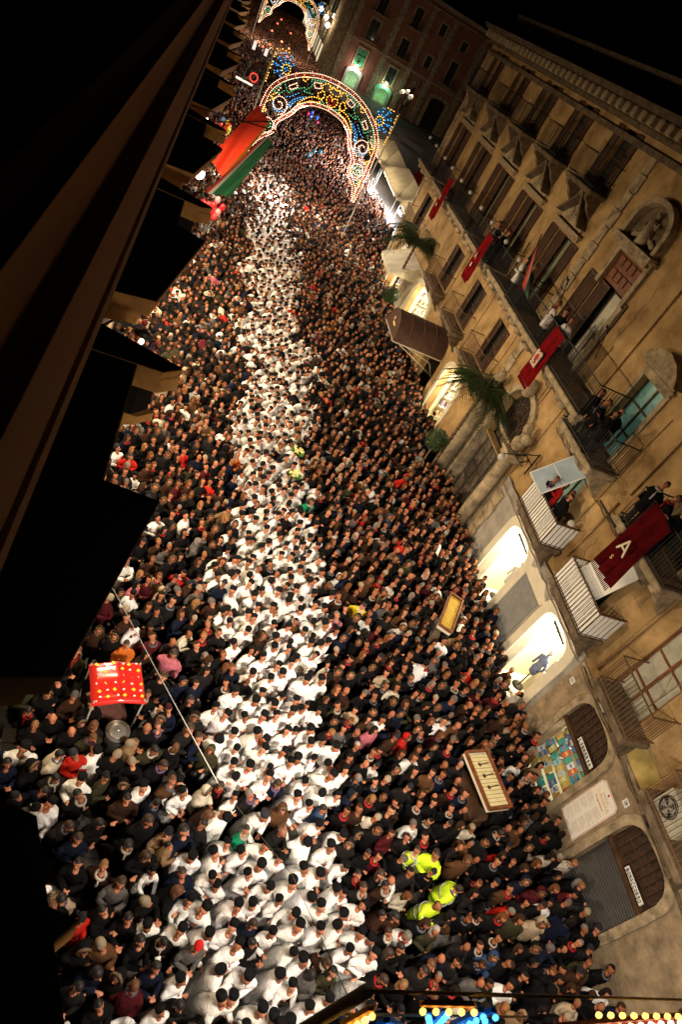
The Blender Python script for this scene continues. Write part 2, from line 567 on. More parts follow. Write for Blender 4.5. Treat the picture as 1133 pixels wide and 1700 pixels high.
# lit shops
def shop_interior(key, name, y_a, y_b, zt, depth=2.2, wall=M_LIT, power=60, col=(1, 0.85, 0.58)):
    u0, u1 = U(y_a), U(y_b)
    m = MB()
    e = 0.15
    m.poly([(u0 - e, depth, 0), (u1 + e, depth, 0), (u1 + e, depth, zt), (u0 - e, depth, zt)])
    m.poly([(u0 - e, .41, 0), (u0 - e, depth, 0), (u0 - e, depth, zt), (u0 - e, .41, zt)])
    m.poly([(u1 + e, .41, 0), (u1 + e, .41, zt), (u1 + e, depth, zt), (u1 + e, depth, 0)])
    m.poly([(u0 - e, .41, zt), (u1 + e, .41, zt), (u1 + e, depth, zt), (u0 - e, depth, zt)])
    m.poly([(u0 - e, .41, .01), (u1 + e, .41, .01), (u1 + e, depth, .01), (u0 - e, depth, .01)])
    sh = put('shop_interior', m, wall, pal, label='brightly lit cream shop interior')
    for q in range(5):
        zz = .5 + q * .55
        if zz > zt - .5 or key in ('shop1', 'shop2'):
            break
        shf = put('shelf', MB().box(u0 - e + .01, u0 + .12, .7, depth - .1, zz, zz + .03), M_WHITE, sh)
        gm_ = MB()
        yy_ = .75
        while yy_ < depth - .25:
            wq = rnd.uniform(.08, .2)
            gm_.box(u0 - .1, u0 + .08, yy_, yy_ + wq, zz + .031, zz + rnd.uniform(.15, .4))
            yy_ += wq + rnd.uniform(.02, .15)
        put('goods', gm_, mat('shop_goods_%d' % (q % 3), [(.6, .45, .3), (.35, .3, .4), (.65, .6, .5)][q % 3], .7, .5, 9), shf, stuff=True)
    lm = put('ceiling_lamp', MB().box((u0 + u1) / 2 - .45, (u0 + u1) / 2 + .45, .9, 1.3, zt - .08, zt - .02), M_LAMPW, sh)
    ld = bpy.data.lights.new('shop_light', 'AREA')
    ld.energy = power
    ld.size = 0.9
    ld.color = col
    lo = bpy.data.objects.new('shop_light', ld)
    COL.objects.link(lo)
    lo.parent = sh
    lo.location = ((u0 + u1) / 2, 1.0, zt - .12)
    lo.rotation_euler = (R(-28), 0, 0)
    return sh


s1 = shop_interior('shop1', 'shop', 16.12, 14.45, 3.6, power=600)
s2 = shop_interior('shop2', 'shop', 12.32, 10.72, 3.6, power=600)
s3 = shop_interior('shop3', 'shop', 27.1, 24.9, 3.5, power=330)
s5 = shop_interior('shop5', 'shop', 36.3, 32.6, 3.75, power=420)
s6 = shop_interior('shop6', 'shop', 41.6, 38.6, 3.8, power=420)
s0 = shop_interior('lib', 'shop', 9.28, 7.55, 3.5, 1.5, power=60, col=(1, .95, .8))
for (a, b) in ((16.0, 14.6), (12.2, 10.9)):
    put('door_rail', MB().box(U(a) + .1, U(b) - .35, 0.2, 0.25, 3.02, 3.1), M_BLACK, pal)
put('shop_counter', MB().box(U(12.0), U(11.2), 1.2, 1.7, 0, 1.1).box(U(11.3), U(10.8), 0.6, 1.0, 1.7, 2.3), [M_CREAM], pal)
put('red_notice_board', MB().box(U(10.95), U(10.78), 0.42, 0.9, 2.2, 2.6), M_REDB, pal)


# mannequins in the lit shops
def mannequin(loc, cloth, label, seed):
    t = thing('mannequin', label, 'mannequin', loc, R(-90))
    b = MB()
    rings = []
    for z, rx, ry in ((0.75, .13, .1), (.95, .17, .12), (1.15, .12, .1), (1.35, .17, .12), (1.48, .19, .1), (1.55, .06, .06), (1.62, .055, .055)):
        rings.append([(rx * math.cos(a), ry * math.sin(a), z) for a in [2 * math.pi * k / 12 for k in range(12)]])
    b.loft(rings)
    for s in (-1, 1):
        b.tube([(s * .18, 0, 1.46), (s * .24, .02, 1.2), (s * .2, -.08, .98)], [.055, .045, .035], 7)
    put('dress_form', b, cloth, t)
    put('stand_pole', MB().tube([(0, 0, 0.02), (0, 0, .8)], .02, 6).tube([(0, 0, 0), (0, 0, .03)], .2, 12), M_IRON, t)
    put('head', MB().ell((0, 0, 1.75), (.075, .09, .12)), M_WHITE, t)
    return t


mannequin((13.75, 14.85, .9), M_WCLOTH, 'white draped mannequin in the lit shop doorway beside the main portal', 1)
mannequin((13.7, 11.35, .7), mat('blue_floral_cloth', (.2, .25, .4), .8, .6, 20), 'mannequin in blue and white clothes in the lit shop nearest the bookshop', 2)
# bookshop display: books on tilted racks
bk = thing('book_display', 'tilted rack of coloured books in the bookshop doorway', 'book display', (13.62, 8.42, 0), R(-90))
for k in range(6):
    put('shelf', MB().box(-.82, .82, -.02 + k * .06, .12 + k * .06, .35 + k * .36, .37 + k * .36), M_WOOD, bk)
bcols = [(.75, .7, .2), (.1, .25, .6), (.8, .8, .75), (.1, .45, .3), (.7, .15, .08), (.05, .4, .6), (.8, .55, .1), (.35, .6, .7), (.6, .6, .5)]
bmats = [mat('book_cover_%d' % i, c, 0.4, 0.25, 14) for i, c in enumerate(bcols)]
bmesh_ = [MB().box(-.075, .075, 0, .03, 0, .24).box(-.05, .05, -.003, -.0005, .1, .16, 1).mesh('book', [m, bmats[(i * 4 + 2) % 9]]) for i, m in enumerate(bmats)]
for k in range(6):
    x = -.74
    while x < .74:
        o = link('book', bmesh_[rnd.randrange(9)], bk, (x, -.03 + k * .06, .37 + k * .36), rot=(R(-rnd.uniform(8, 20)), R(rnd.uniform(-4, 4)), R(rnd.uniform(-8, 8))))
        x += rnd.uniform(.15, .21)

# lunettes and shutters of the two near arches
for key, ya, yb in (('lib', 9.28, 7.55), ('bona', 6.08, 4.36)):
    pts = archp(U(ya), U(yb), 2.38, 2.45, 3.45)
    put('lunette_panel', MB().prism(pts, 0.12, 0.16), M_GRILLE, pal)
    lm = MB()
    for k in range(9):
        x = U(ya) + (k + .5) * (U(yb) - U(ya)) / 9
        lm.box(x - .012, x + .012, 0.07, 0.11, 2.4, 3.05 + .3 * math.sin(math.pi * (k + .5) / 9))
    for k in range(3):
        lm.box(U(ya) + .06, U(yb) - .06, .09, .115, 2.6 + k * .22, 2.62 + k * .22)
    put('lunette_grille', lm, M_WOOD, pal)
    put('door_lintel', MB().box(U(ya), U(yb), 0.02, 0.2, 2.26, 2.38), M_WOOD, pal)
rs = MB()
for k in range(28):
    z = 0.05 + k * 0.08
    rs.add([(U(6.08), .14, z), (U(4.36), .14, z), (U(4.36), .11, z + .04), (U(6.08), .11, z + .04), (U(4.36), .14, z + .078), (U(6.08), .14, z + .078)], [(0, 1, 2, 3), (3, 2, 4, 5)])
put('roller_shutter', rs, M_ROLL, pal, label='closed dark roller shutter under the lower arch', stuff=True)


def sign(text, ya, yb, z, h, label, tfit):
    t = thing('shop_sign', label, 'sign', (FX - .04, (ya + yb) / 2, z), R(-90), 'white lettered shop signs')
    L = abs(ya - yb)
    put('sign_board', MB().bevbox(-L / 2, L / 2, -.02, 0.015, -h / 2, h / 2, .006), M_WHITE, t)
    put('sign_edge', MB().box(-L / 2 - .015, L / 2 + .015, -.012, .016, h / 2, h / 2 + .015).box(-L / 2 - .015, L / 2 + .015, -.012, .016, -h / 2 - .015, -h / 2), M_IRON, t)
    n = len(text)
    for i, ch in enumerate(text):
        x = -L / 2 + .04 + (i + .5) * (L - .08) / n
        o = text_on(ch, h * 1.0, M_BLACK, t, (x, -.024, 0), name='letter')
        xs = [v.co.x for v in o.data.vertices]
        ys = [v.co.y for v in o.data.vertices]
        wx, wy = max(xs) - min(xs), max(ys) - min(ys)
        for v in o.data.vertices:
            v.co.x = (v.co.x - (max(xs) + min(xs)) / 2) * ((L - .08) / n * (.72 if ch != 'I' else .26)) / wx
            v.co.y = (v.co.y - (max(ys) + min(ys)) / 2) * (h * .72) / wy
    return t


sign('LIBRERIA', 8.47, 7.63, 2.6, .155, 'white sign lettered LIBRERIA on the lintel above the books', 1)
sign('BONACCORSO', 5.30, 4.50, 2.56, .145, 'white sign lettered BONACCORSO above the closed roller shutter', 1)

# poster
po = thing('wall_poster', 'tall white S.AGATA poster with red border on the wall between the two arches', 'poster', (FX - .012, 6.83, 1.15), R(-90))
pts = [(-.42, 0), (.42, 0), (.42, 1.62), (.34, 1.74), (-.34, 1.74), (-.42, 1.62)]
put('poster_sheet', MB().prism(pts, -.012, 0), M_PAPER, po)
bm_ = MB()
ins = [(-.40, .02), (.40, .02), (.40, 1.61), (.33, 1.72), (-.33, 1.72), (-.40, 1.61)]
for i in range(6):
    a, b = Vector((*ins[i], 0)), Vector((*ins[(i + 1) % 6], 0))
    bm_.tube([(a.x, -.013, a.y), (b.x, -.013, b.y)], .006, 4)
put('red_border', bm_, M_PRINTR, po)
text_on('S.AGATA', .15, M_GOLD, po, (0.02, -.014, 1.42), fit=.6)
text_on('FESTA DI', .05, M_PRINTG, po, (0, -.014, 1.53), fit=.3)
text_on('Programma', .05, M_PRINTR, po, (0, -.014, 1.28), fit=.42)
put('crest', MB().ell((0, -.012, 1.64), (.03, .008, .04)), M_PRINTR, po)
tl = MB()
for c_ in (-.2, .19):
    for k in range(27):
        L = rnd.uniform(.1, .165)
        if k % 7 == 6:
            continue
        tl.box(c_ - .16, c_ - .16 + 2 * L, -.0145, -.0125, 1.16 - k * .038, 1.175 - k * .038)
put('printed_lines', tl, M_PRINTG, po, stuff=True)


def numtile(s, y, z, label):
    t = thing('house_number_tile', label, 'number tile', (FX - .01, y, z), R(-90), 'house number tiles')
    put('tile', MB().bevbox(-.09, .09, -.014, 0, -.09, .09, .005), M_WHITE, t)
    text_on(s, .12, M_BLACK, t, (0, -.016, 0))


numtile('28', 6.48, 3.19, 'small white number 28 tile beside the poster')
numtile('21', 9.95, 3.05, 'small white number 21 tile on grey wall above the bookshop corner')

# floodlight boxes on the string course
for i, (y, lb) in enumerate(((8.58, 'grey floodlight box below the balcony over the LIBRERIA arch'), (5.38, 'grey floodlight box over the BONACCORSO arch'))):
    t = thing('floodlight', lb, 'floodlight', (FX - .3, y, 3.95), R(-90), 'grey floodlight boxes')
    b = MB()
    b.add([(-.24, -.2, 0), (.24, -.2, 0), (.24, .15, 0), (-.24, .15, 0), (-.2, -.12, .17), (.2, -.12, .17), (.2, .1, .17), (-.2, .1, .17)], [(0, 3, 2, 1), (4, 5, 6, 7), (0, 1, 5, 4), (1, 2, 6, 5), (2, 3, 7, 6), (3, 0, 4, 7)])
    put('housing', b, M_METAL, t)
    put('bracket', MB().box(-.26, -.24, -.05, .29, .02, .06).box(.24, .26, -.05, .29, .02, .06).box(-.26, .26, .26, .295, .02, .06), M_IRON, t)


# ---------------------------------------------------------------- balconies
def balcony(yc, z, width, depth, h=1.05, label=None, bars=0.11, slabm=M_STONE, barm=M_IRON, brackets=2, ornate=False, thick=.16):
    """part of palazzo; local origin at wall, slab top at z"""
    root = put('balcony', MB().bevbox(-width / 2, width / 2, -depth, -.002, -thick, 0, .03).box(-width / 2 + .06, width / 2 - .06, -depth + .08, -.002, -thick - .07, -thick - .001), slabm, pal, (U(yc), 0, z), label=label)
    bx = MB()
    n = max(2, int(width / bars))
    for k in range(n + 1):
        x = -width / 2 + .05 + k * (width - .1) / n
        bx.box(x - .007, x + .007, -depth + .04, -depth + .054, .02, h)
    m2 = max(2, int(depth / bars))
    for s in (-1, 1):
        for k in range(1, m2):
            y = -depth + .05 + k * (depth - .1) / m2
            bx.box(s * (width / 2 - .05) - .007, s * (width / 2 - .05) + .007, y - .007, y + .007, .02, h)
    put('railing', bx, barm, root, stuff=True)
    hr = MB()
    for zz in (h, .08):
        hr.box(-width / 2 + .03, width / 2 - .03, -depth + .03, -depth + .065, zz, zz + .03)
        for s in (-1, 1):
            hr.box(s * (width / 2 - .05) - .017, s * (width / 2 - .05) + .017, -depth + .066, -.01, zz, zz + .03)
    put('handrail', hr, barm, root)
    for k in range(brackets):
        x = -width / 2 + .3 + k * (width - .6) / max(1, brackets - 1)
        prof = [(0, 0), (depth * .85, 0), (depth * .85, -.12), (depth * .55, -.26), (depth * .42, -.42), (depth * .15, -.6), (0, -.75)]
        bb = MB()
        ww = .11 if not ornate else .17
        nn = len(prof)
        vs = [(x - ww, -a - .003, b - thick - .072) for a, b in prof] + [(x + ww, -a - .003, b - thick - .072) for a, b in prof]
        bb.add(vs, [tuple(range(nn)), tuple(range(2 * nn - 1, nn - 1, -1))] + [(i, i + nn, (i + 1) % nn + nn, (i + 1) % nn) for i in range(nn)])
        if ornate:
            bb.ell((x, -depth * .55, -thick - .32), (.2, .18, .2), 8, 6)
            bb.ell((x, -depth * .8, -thick - .16), (.19, .15, .13), 8, 6)
        put('bracket', bb, slabm, root)
    return root


def slats(mb, x0, x1, z0, z1, y, step=.075, flip=1):
    n = int((z1 - z0) / step)
    for k in range(n):
        z = z0 + k * step
        mb.add([(x0, y, z), (x1, y, z), (x1, y - .028, z + step * .8), (x0, y - .028, z + step * .8)], [(0, 1, 2, 3)])


def shutter(parent, x0, x1, z0, z1, y, m=M_WOOD):
    f = MB()
    e = .055
    f.box(x0, x0 + e, y - .045, y, z0, z1).box(x1 - e, x1, y - .045, y, z0, z1)
    f.box(x0 + e, x1 - e, y - .044, y, z1 - e, z1 - .001).box(x0 + e, x1 - e, y - .044, y, z0 + .001, z0 + e).box(x0 + e, x1 - e, y - .044, y, (z0 + z1) / 2 - .04, (z0 + z1) / 2 + .04)
    f.box(x0 + e, x1 - e, y - .006, y - .002, z0 + e, z1 - e)
    o = put('shutter', f, m, parent)
    s = MB()
    slats(s, x0 + e, x1 - e, z0 + e + .01, (z0 + z1) / 2 - .05, y - .008)
    slats(s, x0 + e, x1 - e, (z0 + z1) / 2 + .05, z1 - e - .01, y - .008)
    q = put('slat', s, m, o if parent is pal else parent, stuff=True)
    return o


def window(yc, z0, z1, width, gm=M_GLASS, fm=M_WOOD, strip=None, bars=2, deep=.22, label=None):
    root = put('window', MB().box(-width / 2, width / 2, deep, deep + .02, 0, z1 - z0), gm, pal, (U(yc), 0, z0), label=label)
    f = MB()
    H = z1 - z0
    e = .05
    f.box(-width / 2, -width / 2 + e, deep - .05, deep - .001, 0, H).box(width / 2 - e, width / 2, deep - .05, deep - .001, 0, H).box(-.03, .03, deep - .05, deep - .001, 0, H)
    for k in range(bars + 1):
        z = k * (H - e) / bars
        f.box(-width / 2 + e, -.03, deep - .045, deep - .001, z, z + e).box(.03, width / 2 - e, deep - .045, deep - .001, z, z + e)
    put('frame', f, fm, root)
    return root


def surround(root, width, H, wd=.14, m=M_STONE, pr=.06, sill=True):
    f = MB()
    f.box(-width / 2 - wd, -width / 2, -pr, -.002, -.02, H + wd).box(width / 2, width / 2 + wd, -pr, -.002, -.02, H + wd).box(-width / 2, width / 2, -pr, -.002, H, H + wd)
    f.box(-width / 2 - wd - .05, width / 2 + wd + .05, -pr - .06, -.002, H + wd, H + wd + .09)
    put('surround', f, m, root)


# third floor windows with small balconies and the hooded pediments beneath
for i, c in enumerate(THIRD):
    balcony(c - .0, 12.3, 2.5, .75, .95, 'small balcony of the top floor', barm=M_IRON, slabm=M_STONED, thick=.12)
    wn = window(c, 12.4, 14.35, 1.0, label='top floor window with open brown shutters')
    shutter(wn, -1.02, -.52, 0.02, 1.95, -.01)
    shutter(wn, .52, 1.02, 0.02, 1.95, -.01)
    # pediment of the window below
    pm = MB()
    pc = MAINW[i]
    prof = [(-1.0, 0), (1.0, 0), (1.0, .12), (.75, .3), (.3, .62), (.0, .85), (-.3, .62), (-.75, .3), (-1.0, .12)]
    pm.prism(prof, -.12, -.002)
    pm2 = MB()
    pm2.prism([(-1.12, .12), (-.95, .12), (0, 1.0), (.95, .12), (1.12, .12), (0, 1.14)], -.42, -.004)
    pe = put('pediment', pm, M_STONE, pal, (U(pc), 0, 10.95), label='broken baroque pediment over a main floor window')
    put('hood', pm2, M_STONED, pe)
    put('scroll', MB().ell((-.35, -.14, .35), (.14, .06, .2), 8, 6).ell((.35, -.14, .35), (.14, .06, .2), 8, 6).ell((0, -.15, .5), (.13, .08, .2), 8, 6), M_STONE, pe)
    put('entablature', MB().box(-1.15, 1.15, -.1, -.003, -.32, -.17).box(-1.25, 1.25, -.2, -.003, -.17, -.08), M_STONE, pe)

# main floor windows
gstrip = {2: 1, 3: 1, 4: 1}
for i, c in enumerate(MAINW):
    wn = window(c, 7.86, 10.55, 1.5, label='tall main floor window between open brown shutters')
    shutter(wn, -1.42, -.77, 0.02, 2.69, -.012)
    shutter(wn, .77, 1.42, 0.02, 2.69, -.012)
    # half-closed inner leaf
    shutter(wn, -.73, -.05, 0.03, 2.66, .1)
    if i in gstrip:
        put('curtain', MB().box(.12, .52, .17, .19, .05, 2.6), M_GREEN, wn)
    b = balcony(c, 7.84, 3.75, 1.15, 1.0, 'main floor balcony with iron railing and ball lamps', ornate=True, barm=M_IRON, slabm=M_STONE, brackets=3)
    for x in (-1.8, 0.1):
        put('ball_lamp', MB().tube([(x, -1.1, 1.03), (x, -1.1, 1.12)], .03, 6, 1).ell((x, -1.1, 1.22), (.1, .1, .1), 10, 7), [M_GLOBE, M_IRON], b)

# centre: door, carved transom, balcony, niche
wn = window(20.05, 7.86, 10.5, 1.8, label='central balcony door with pale curtain')
put('curtain', MB().box(.1, .62, .13, .16, .05, 2.55), M_FROST, wn)
shutter(wn, -1.0, -.2, 0.02, 2.6, .05)
shutter(wn, -1.75, -.95, 0.02, 2.6, -.02)
shutter(wn, .94, 1.3, 0.02, 2.6, -.02)
tp = MB().box(-.9, .9, .05, .1, 2.66, 3.62)
for x in (-.6, -.2, .2, .6):
    for z in (2.8, 3.24):
        tp.bevbox(x - .15, x + .15, -.005, .049, z, z + .3, .02)
put('carved_transom', tp, M_WOODR, wn)
f = MB()
f.box(-1.12, -.9, -.12, -.002, 2.45, 3.85).box(.9, 1.12, -.12, -.002, 2.45, 3.85).box(-.9, .9, -.12, -.002, 3.64, 3.85).box(-1.25, 1.25, -.25, -.002, 3.85, 3.97).box(.95, 1.2, -.09, -.003, 0, 2.44)
put('surround', f, M_STONE, wn)
balcony(17.95 + 1.9, 7.84, 8.2, 1.25, 1.02, 'long central balcony on carved brackets with iron railing', ornate=True, brackets=7, bars=.12)
ni = put('niche', ring_mesh(archp(-1.0, 1.0, 0, .5, 1.25, 14, 1.0)[1:] + [(-1.0, 0)], [(a * 1.2, b * 1.12) for a, b in archp(-1.0, 1.0, 0, .5, 1.25, 14, 1.0)[1:] + [(-1.0, 0)]], -.28, -.002), M_STONE, pal, (U(20.2), 0, 11.9), label='round headed niche with a carved figure above the central door')
put('backing', MB().prism(archp(-1.0, 1.0, 0, .5, 1.25, 14, 1.0), -.04, -.003), M_STONED, ni)
fg = MB().tube([(0, -.12, .05), (.05, -.16, .4), (0, -.15, .72), (.02, -.14, .85)], [.22, .2, .16, .06], 10).ell((.02, -.16, .96), (.09, .09, .11), 10, 8)
fg.tube([(.14, -.16, .74), (.36, -.2, .62), (.42, -.24, .82)], [.06, .05, .03], 7).tube([(-.14, -.16, .74), (-.3, -.22, .55), (-.1, -.28, .48)], [.06, .05, .03], 7)
for k in range(7):
    a = k / 7 * math.pi
    fg.ell((-.65 * math.cos(a), -.09, .12 + .35 * math.sin(a) * .5), (.14, .08, .1), 7, 5)
put('figure_relief', fg, M_STONE, ni)
put('sill', MB().box(-1.35, 1.35, -.4, -.003, -.16, -.002).box(-1.15, 1.15, -.25, -.003, -.32, -.161), M_STONE, ni)
# wrought flower brackets on the wall
for y, z in ((22.1, 9.3), (18.4, 9.3)):
    k = MB().tube([(0, -.05, -.6), (0, -.2, 0), (0, -.35, .35)], .014, 5)
    for j in range(5):
        a = j * 1.25
        k.tube([(0, -.3, .2 + j * .05), (.16 * math.cos(a), -.38, .32 + j * .05 + .1 * math.sin(a))], [.012, .03], 5)
    put('iron_flower_bracket', k, M_IRON, pal, (U(y), 0, z))

# teal window + its balcony; next window (behind the A banner); nearest
for (c, gm, lb) in ((15.42, M_TEAL, 'main floor window with teal curtained glass'), (10.95, M_GLASS, 'window behind the onlookers with the A banner'), (6.3, M_GLASS, 'nearest main floor window')):
    wn = window(c, 7.25, 9.6, 1.27, gm, fm=M_WOOD, bars=3, label=lb)
    surround(wn, 1.27, 2.35, .18)
    pe = MB().prism([(-1.0, 2.75), (1.0, 2.75), (.85, 2.95), (.5, 3.2), (0, 3.32), (-.5, 3.2), (-.85, 2.95)], -.34, -.004).box(-.8, .8, -.1, -.003, 2.45, 2.74)
    put('pediment', pe, M_STONE, wn)
    balcony(c - .1, 7.22, 2.6, 1.0, 1.0, 'main floor balcony crowded with onlookers' if c > 8 else 'nearest main floor balcony', barm=M_IRON, brackets=3, ornate=False)

# low mezzanine balconies
for (ya, yb) in MEZ:
    c = (ya + yb) / 2
    wn = window(c, 4.62, 6.58, ya - yb, label='low mezzanine window with dark shutters')
    hw = (ya - yb) / 2
    shutter(wn, -hw + .03, -.35, .05, 1.9, .04)
    shutter(wn, .35, hw - .03, .05, 1.9, .04)
    balcony(c - .1, 4.56, ya - yb + .75, .75, .95, 'small mezzanine balcony with iron railing', barm=M_IRONB, slabm=M_STONED)
for (c, lb) in ((14.65, 'low balcony screened with white slatted panels under the tilted window'), (11.25, 'low balcony screened with white slatted panels under the white awning board')):
    b = balcony(c, 4.5, 2.15, .95, .9, lb, barm=M_WOOD, slabm=M_STONED, bars=.14, brackets=2)
    sl = MB()
    n = 17
    for k in range(n):
        x = -1.03 + k * 2.06 / n
        sl.box(x + .02, x + 2.06 / n - .02, -.905, -.885, .06, .86)
    for s in (-1, 1):
        for k in range(5):
            y = -.86 + k * .17
            sl.box(s * 1.03 - .006, s * 1.03 + .006, y, y + .13, .06, .86)
    put('white_slat', sl, M_WHITEB, b, stuff=True)
b = balcony(8.1, 4.48, 1.75, .9, .95, 'low iron balcony above the bookshop arch', barm=M_IRONB, slabm=M_STONED)
b = balcony(5.2, 4.42, 1.9, .9, .95, 'low iron balcony with an air conditioner', barm=M_IRONB, slabm=M_STONED)
b = balcony(2.3, 4.42, 1.9, .9, .95, 'low iron balcony nearest the light arch', barm=M_IRONB, slabm=M_STONED)
wn = window(8.5, 4.1, 6.7, 1.3, M_FROST, M_WOODR, bars=3, deep=.1, label='brown framed window with frosted panes')
window(12.0 - .3, 4.2, 6.4, 1.0, label='low window behind the white board')
window(2.5, 4.1, 6.5, 1.4, label='low window near the light arch')
window(5.45, 4.0, 6.5, 1.1, label='low window behind the air conditioner')
surround(window(15.35, 4.2, 6.5, 1.0, mat('green_room', (.25, .33, .22), .8, .6, 9, emit=(.4, .55, .35), strength=.25), bars=1, label='low window into a green lit room'), 1.0, 2.3, .1)

# air conditioner on balcony
ac = thing('air_conditioner', 'cream air conditioner unit standing on a low iron balcony', 'air conditioner', (12.85, 5.5, 4.43), R(-90))
put('casing', MB().bevbox(-.42, .42, -.15, .15, 0, .6, .02), M_FROST, ac)
fanb = MB().tube([(-.12, -.16, .3), (-.12, -.153, .3)], .25, 20)
put('fan_opening', fanb, M_BLACK, ac)
fg_ = MB()
for q in range(4):
    rr = .05 + q * .06
    fg_.tube([(-.12 + rr * math.cos(a), -.17, .3 + rr * math.sin(a)) for a in [2 * math.pi * k / 20 for k in range(21)]], .006, 4)
put('fan_guard', fg_, M_METAL, ac)
fb = MB()
for q in range(4):
    a = q * math.pi / 2
    fb.add([(-.12, -.162, .3), (-.12 + .2 * math.cos(a), -.163, .3 + .2 * math.sin(a)), (-.12 + .2 * math.cos(a + .9), -.166, .3 + .2 * math.sin(a + .9))], [(0, 1, 2)])
put('fan_blade', fb, M_METAL, ac)

# tilted white window open over balcony
tw = thing('tilted_window', 'white framed glazed flap propped open above the low slatted balcony', 'window flap', (13.3, 15.4, 6.55), R(-90))
P = [Vector(p) for p in ((-.52, 0, 0), (.52, 0, 0), (.52, -.95, -1.15), (-.52, -.95, -1.15))]
fr = MB()
for a, b in ((0, 1), (1, 2), (2, 3), (3, 0)):
    fr.tube([P[a], P[b]], .032, 4, smooth=False)
fr.tube([(P[0] + P[3]) / 2, (P[1] + P[2]) / 2], .022, 4, smooth=False)
put('frame', fr, M_WHITE, tw)
put('glass', MB().add([p + Vector((0, 0, -.004)) for p in P] + [p + Vector((0, -.008, .008)) for p in P], [(0, 1, 2, 3), (4, 7, 6, 5)]), mat('bluish_acrylic', (0.42, 0.52, 0.60), 0.3, 0.25, 1.5, spec=.7), tw)
put('stay', MB().tube([P[3], (-.52, 0, -1.5)], .012, 5).tube([P[2], (.52, 0, -1.5)], .012, 5), M_METAL, tw)

# large white board hung on low balcony
wb = thing('white_board', 'large plain white board leaning out over the second slatted balcony', 'sign board', (13.38, 11.4, 5.2), R(-90))
Q = [Vector(p) for p in ((-.9, -.55, -.55), (.25, -.55, -.62), (.62, -.22, 1.2), (-.5, -.22, 1.35))]
put('board', MB().add(Q + [q + Vector((0, .03, .01)) for q in Q], [(0, 1, 2, 3), (7, 6, 5, 4), (0, 4, 5, 1), (1, 5, 6, 2), (2, 6, 7, 3), (3, 7, 4, 0)]), M_WHITEB, wb)
o_ = text_on('E', .3, M_BLACK, wb, (.02, -.285, .93), rot=(R(80), 0, 0))
put('blue_picture', MB().add([Vector((-.42, -.26, 1.05)), Vector((-.1, -.26, 1.02)), Vector((.0, -.235, 1.19)), Vector((-.4, -.235, 1.24))], [(0, 1, 2, 3)]), mat('blue_green_print', (.05, .3, .5), .5, .7, 12), wb)
put('bracket', MB().tube([(-.5, -.2, 1.3), (-.5, 0, 1.3)], .02, 5).tube([(.5, -.2, 1.15), (.5, 0, 1.15)], .02, 5), M_IRON, wb)

# small globe wall lamps and bracket spotlight
gl = thing('globe_wall_lamp', 'white globe lamp on the yellow wall beside the tilted window', 'lamp', (13.38, 13.75, 5.45), R(-90))
put('globe', MB().ell((0, -.35, 0), (.12, .12, .13), 12, 8), M_GLOBE, gl)
put('arm', MB().tube([(0, 0, -.25), (0, -.2, -.28), (0, -.35, -.14)], .015, 6), M_IRON, gl)
bl = thing('bracket_spotlight', 'long thin black bracket with a spotlight on the yellow wall left of the A banner', 'spotlight', (13.38, 12.6, 6.6), R(-90))
put('arm', MB().box(-1.0, .1, -.32, -.28, -.02, .03).box(-.02, .02, -.3, 0, -.02, .02), M_IRON, bl)
put('spot_head', MB().tube([(.1, -.3, 0), (.42, -.3, .06)], [.05, .085], 10), M_IRON, bl)
il = thing('iron_wall_lantern', 'wrought iron scroll lamp with a glass globe beside the main portal', 'lamp', (13.3, 17.35, 4.9), R(-90))
c_ = MB()
for s in (-1, 1):
    c_.tube([(0, 0, 0), (.15 * s, -.3, .2), (.2 * s, -.6, .05), (.05 * s, -.8, .15)], .022, 6)
    c_.tube([(s * (.2 + .12 * math.cos(a)), -.45 + .12 * math.sin(a) * .5, .1 + .14 * math.sin(a)) for a in [k * .6 for k in range(10)]], .014, 5)
c_.tube([(0, 0, -.4), (0, 0, .5)], .03, 6).tube([(0, 0, .45), (0, -.5, .3), (0, -1.2, .05)], .02, 6)
put('scroll_bracket', c_, M_IRON, il)
put('globe', MB().ell((0, -1.2, -.1), (.13, .13, .14), 12, 8), M_GLOBE, il)

# cornice
co = MB()
co.box(U(44.6), U(-6), -.10, -.002, 14.0, 14.2)
co.box(U(44.7), U(-6), -.22, .0, 14.46, 14.62).box(U(44.9), U(-6), -.75, .4, 15.0, 15.12).box(U(44.95), U(-6), -.85, .4, 15.12, 15.2).box(U(44.6), U(-6), -.05, .38, 14.62, 15.0)
cor = put('cornice', co, M_STONED, pal)
mb1 = MB().bevbox(-.15, .15, -.68, -.06, 0, .34, .04).mesh('modillion', M_STONE)
y = 44.3
while y > 3:
    link('modillion', mb1, cor, (U(y), 0, 14.64))
    y -= .66
put('attic_wall', MB().box(U(44.0), U(-6), .4, .9, 15.0, 16.1).box(U(44.0), U(-6), .3, .95, 16.1, 16.2), M_STONED, pal)
rf = MB()
rf.add([(U(43.5), .95, 15.8), (U(-6), .95, 15.8), (U(-6), 9, 18.5), (U(43.5), 9, 18.5), (U(43.5), 17, 15.8), (U(-6), 17, 15.8)], [(0, 1, 2, 3), (3, 2, 5, 4)])
put('roof', rf, M_ROOF, pal)
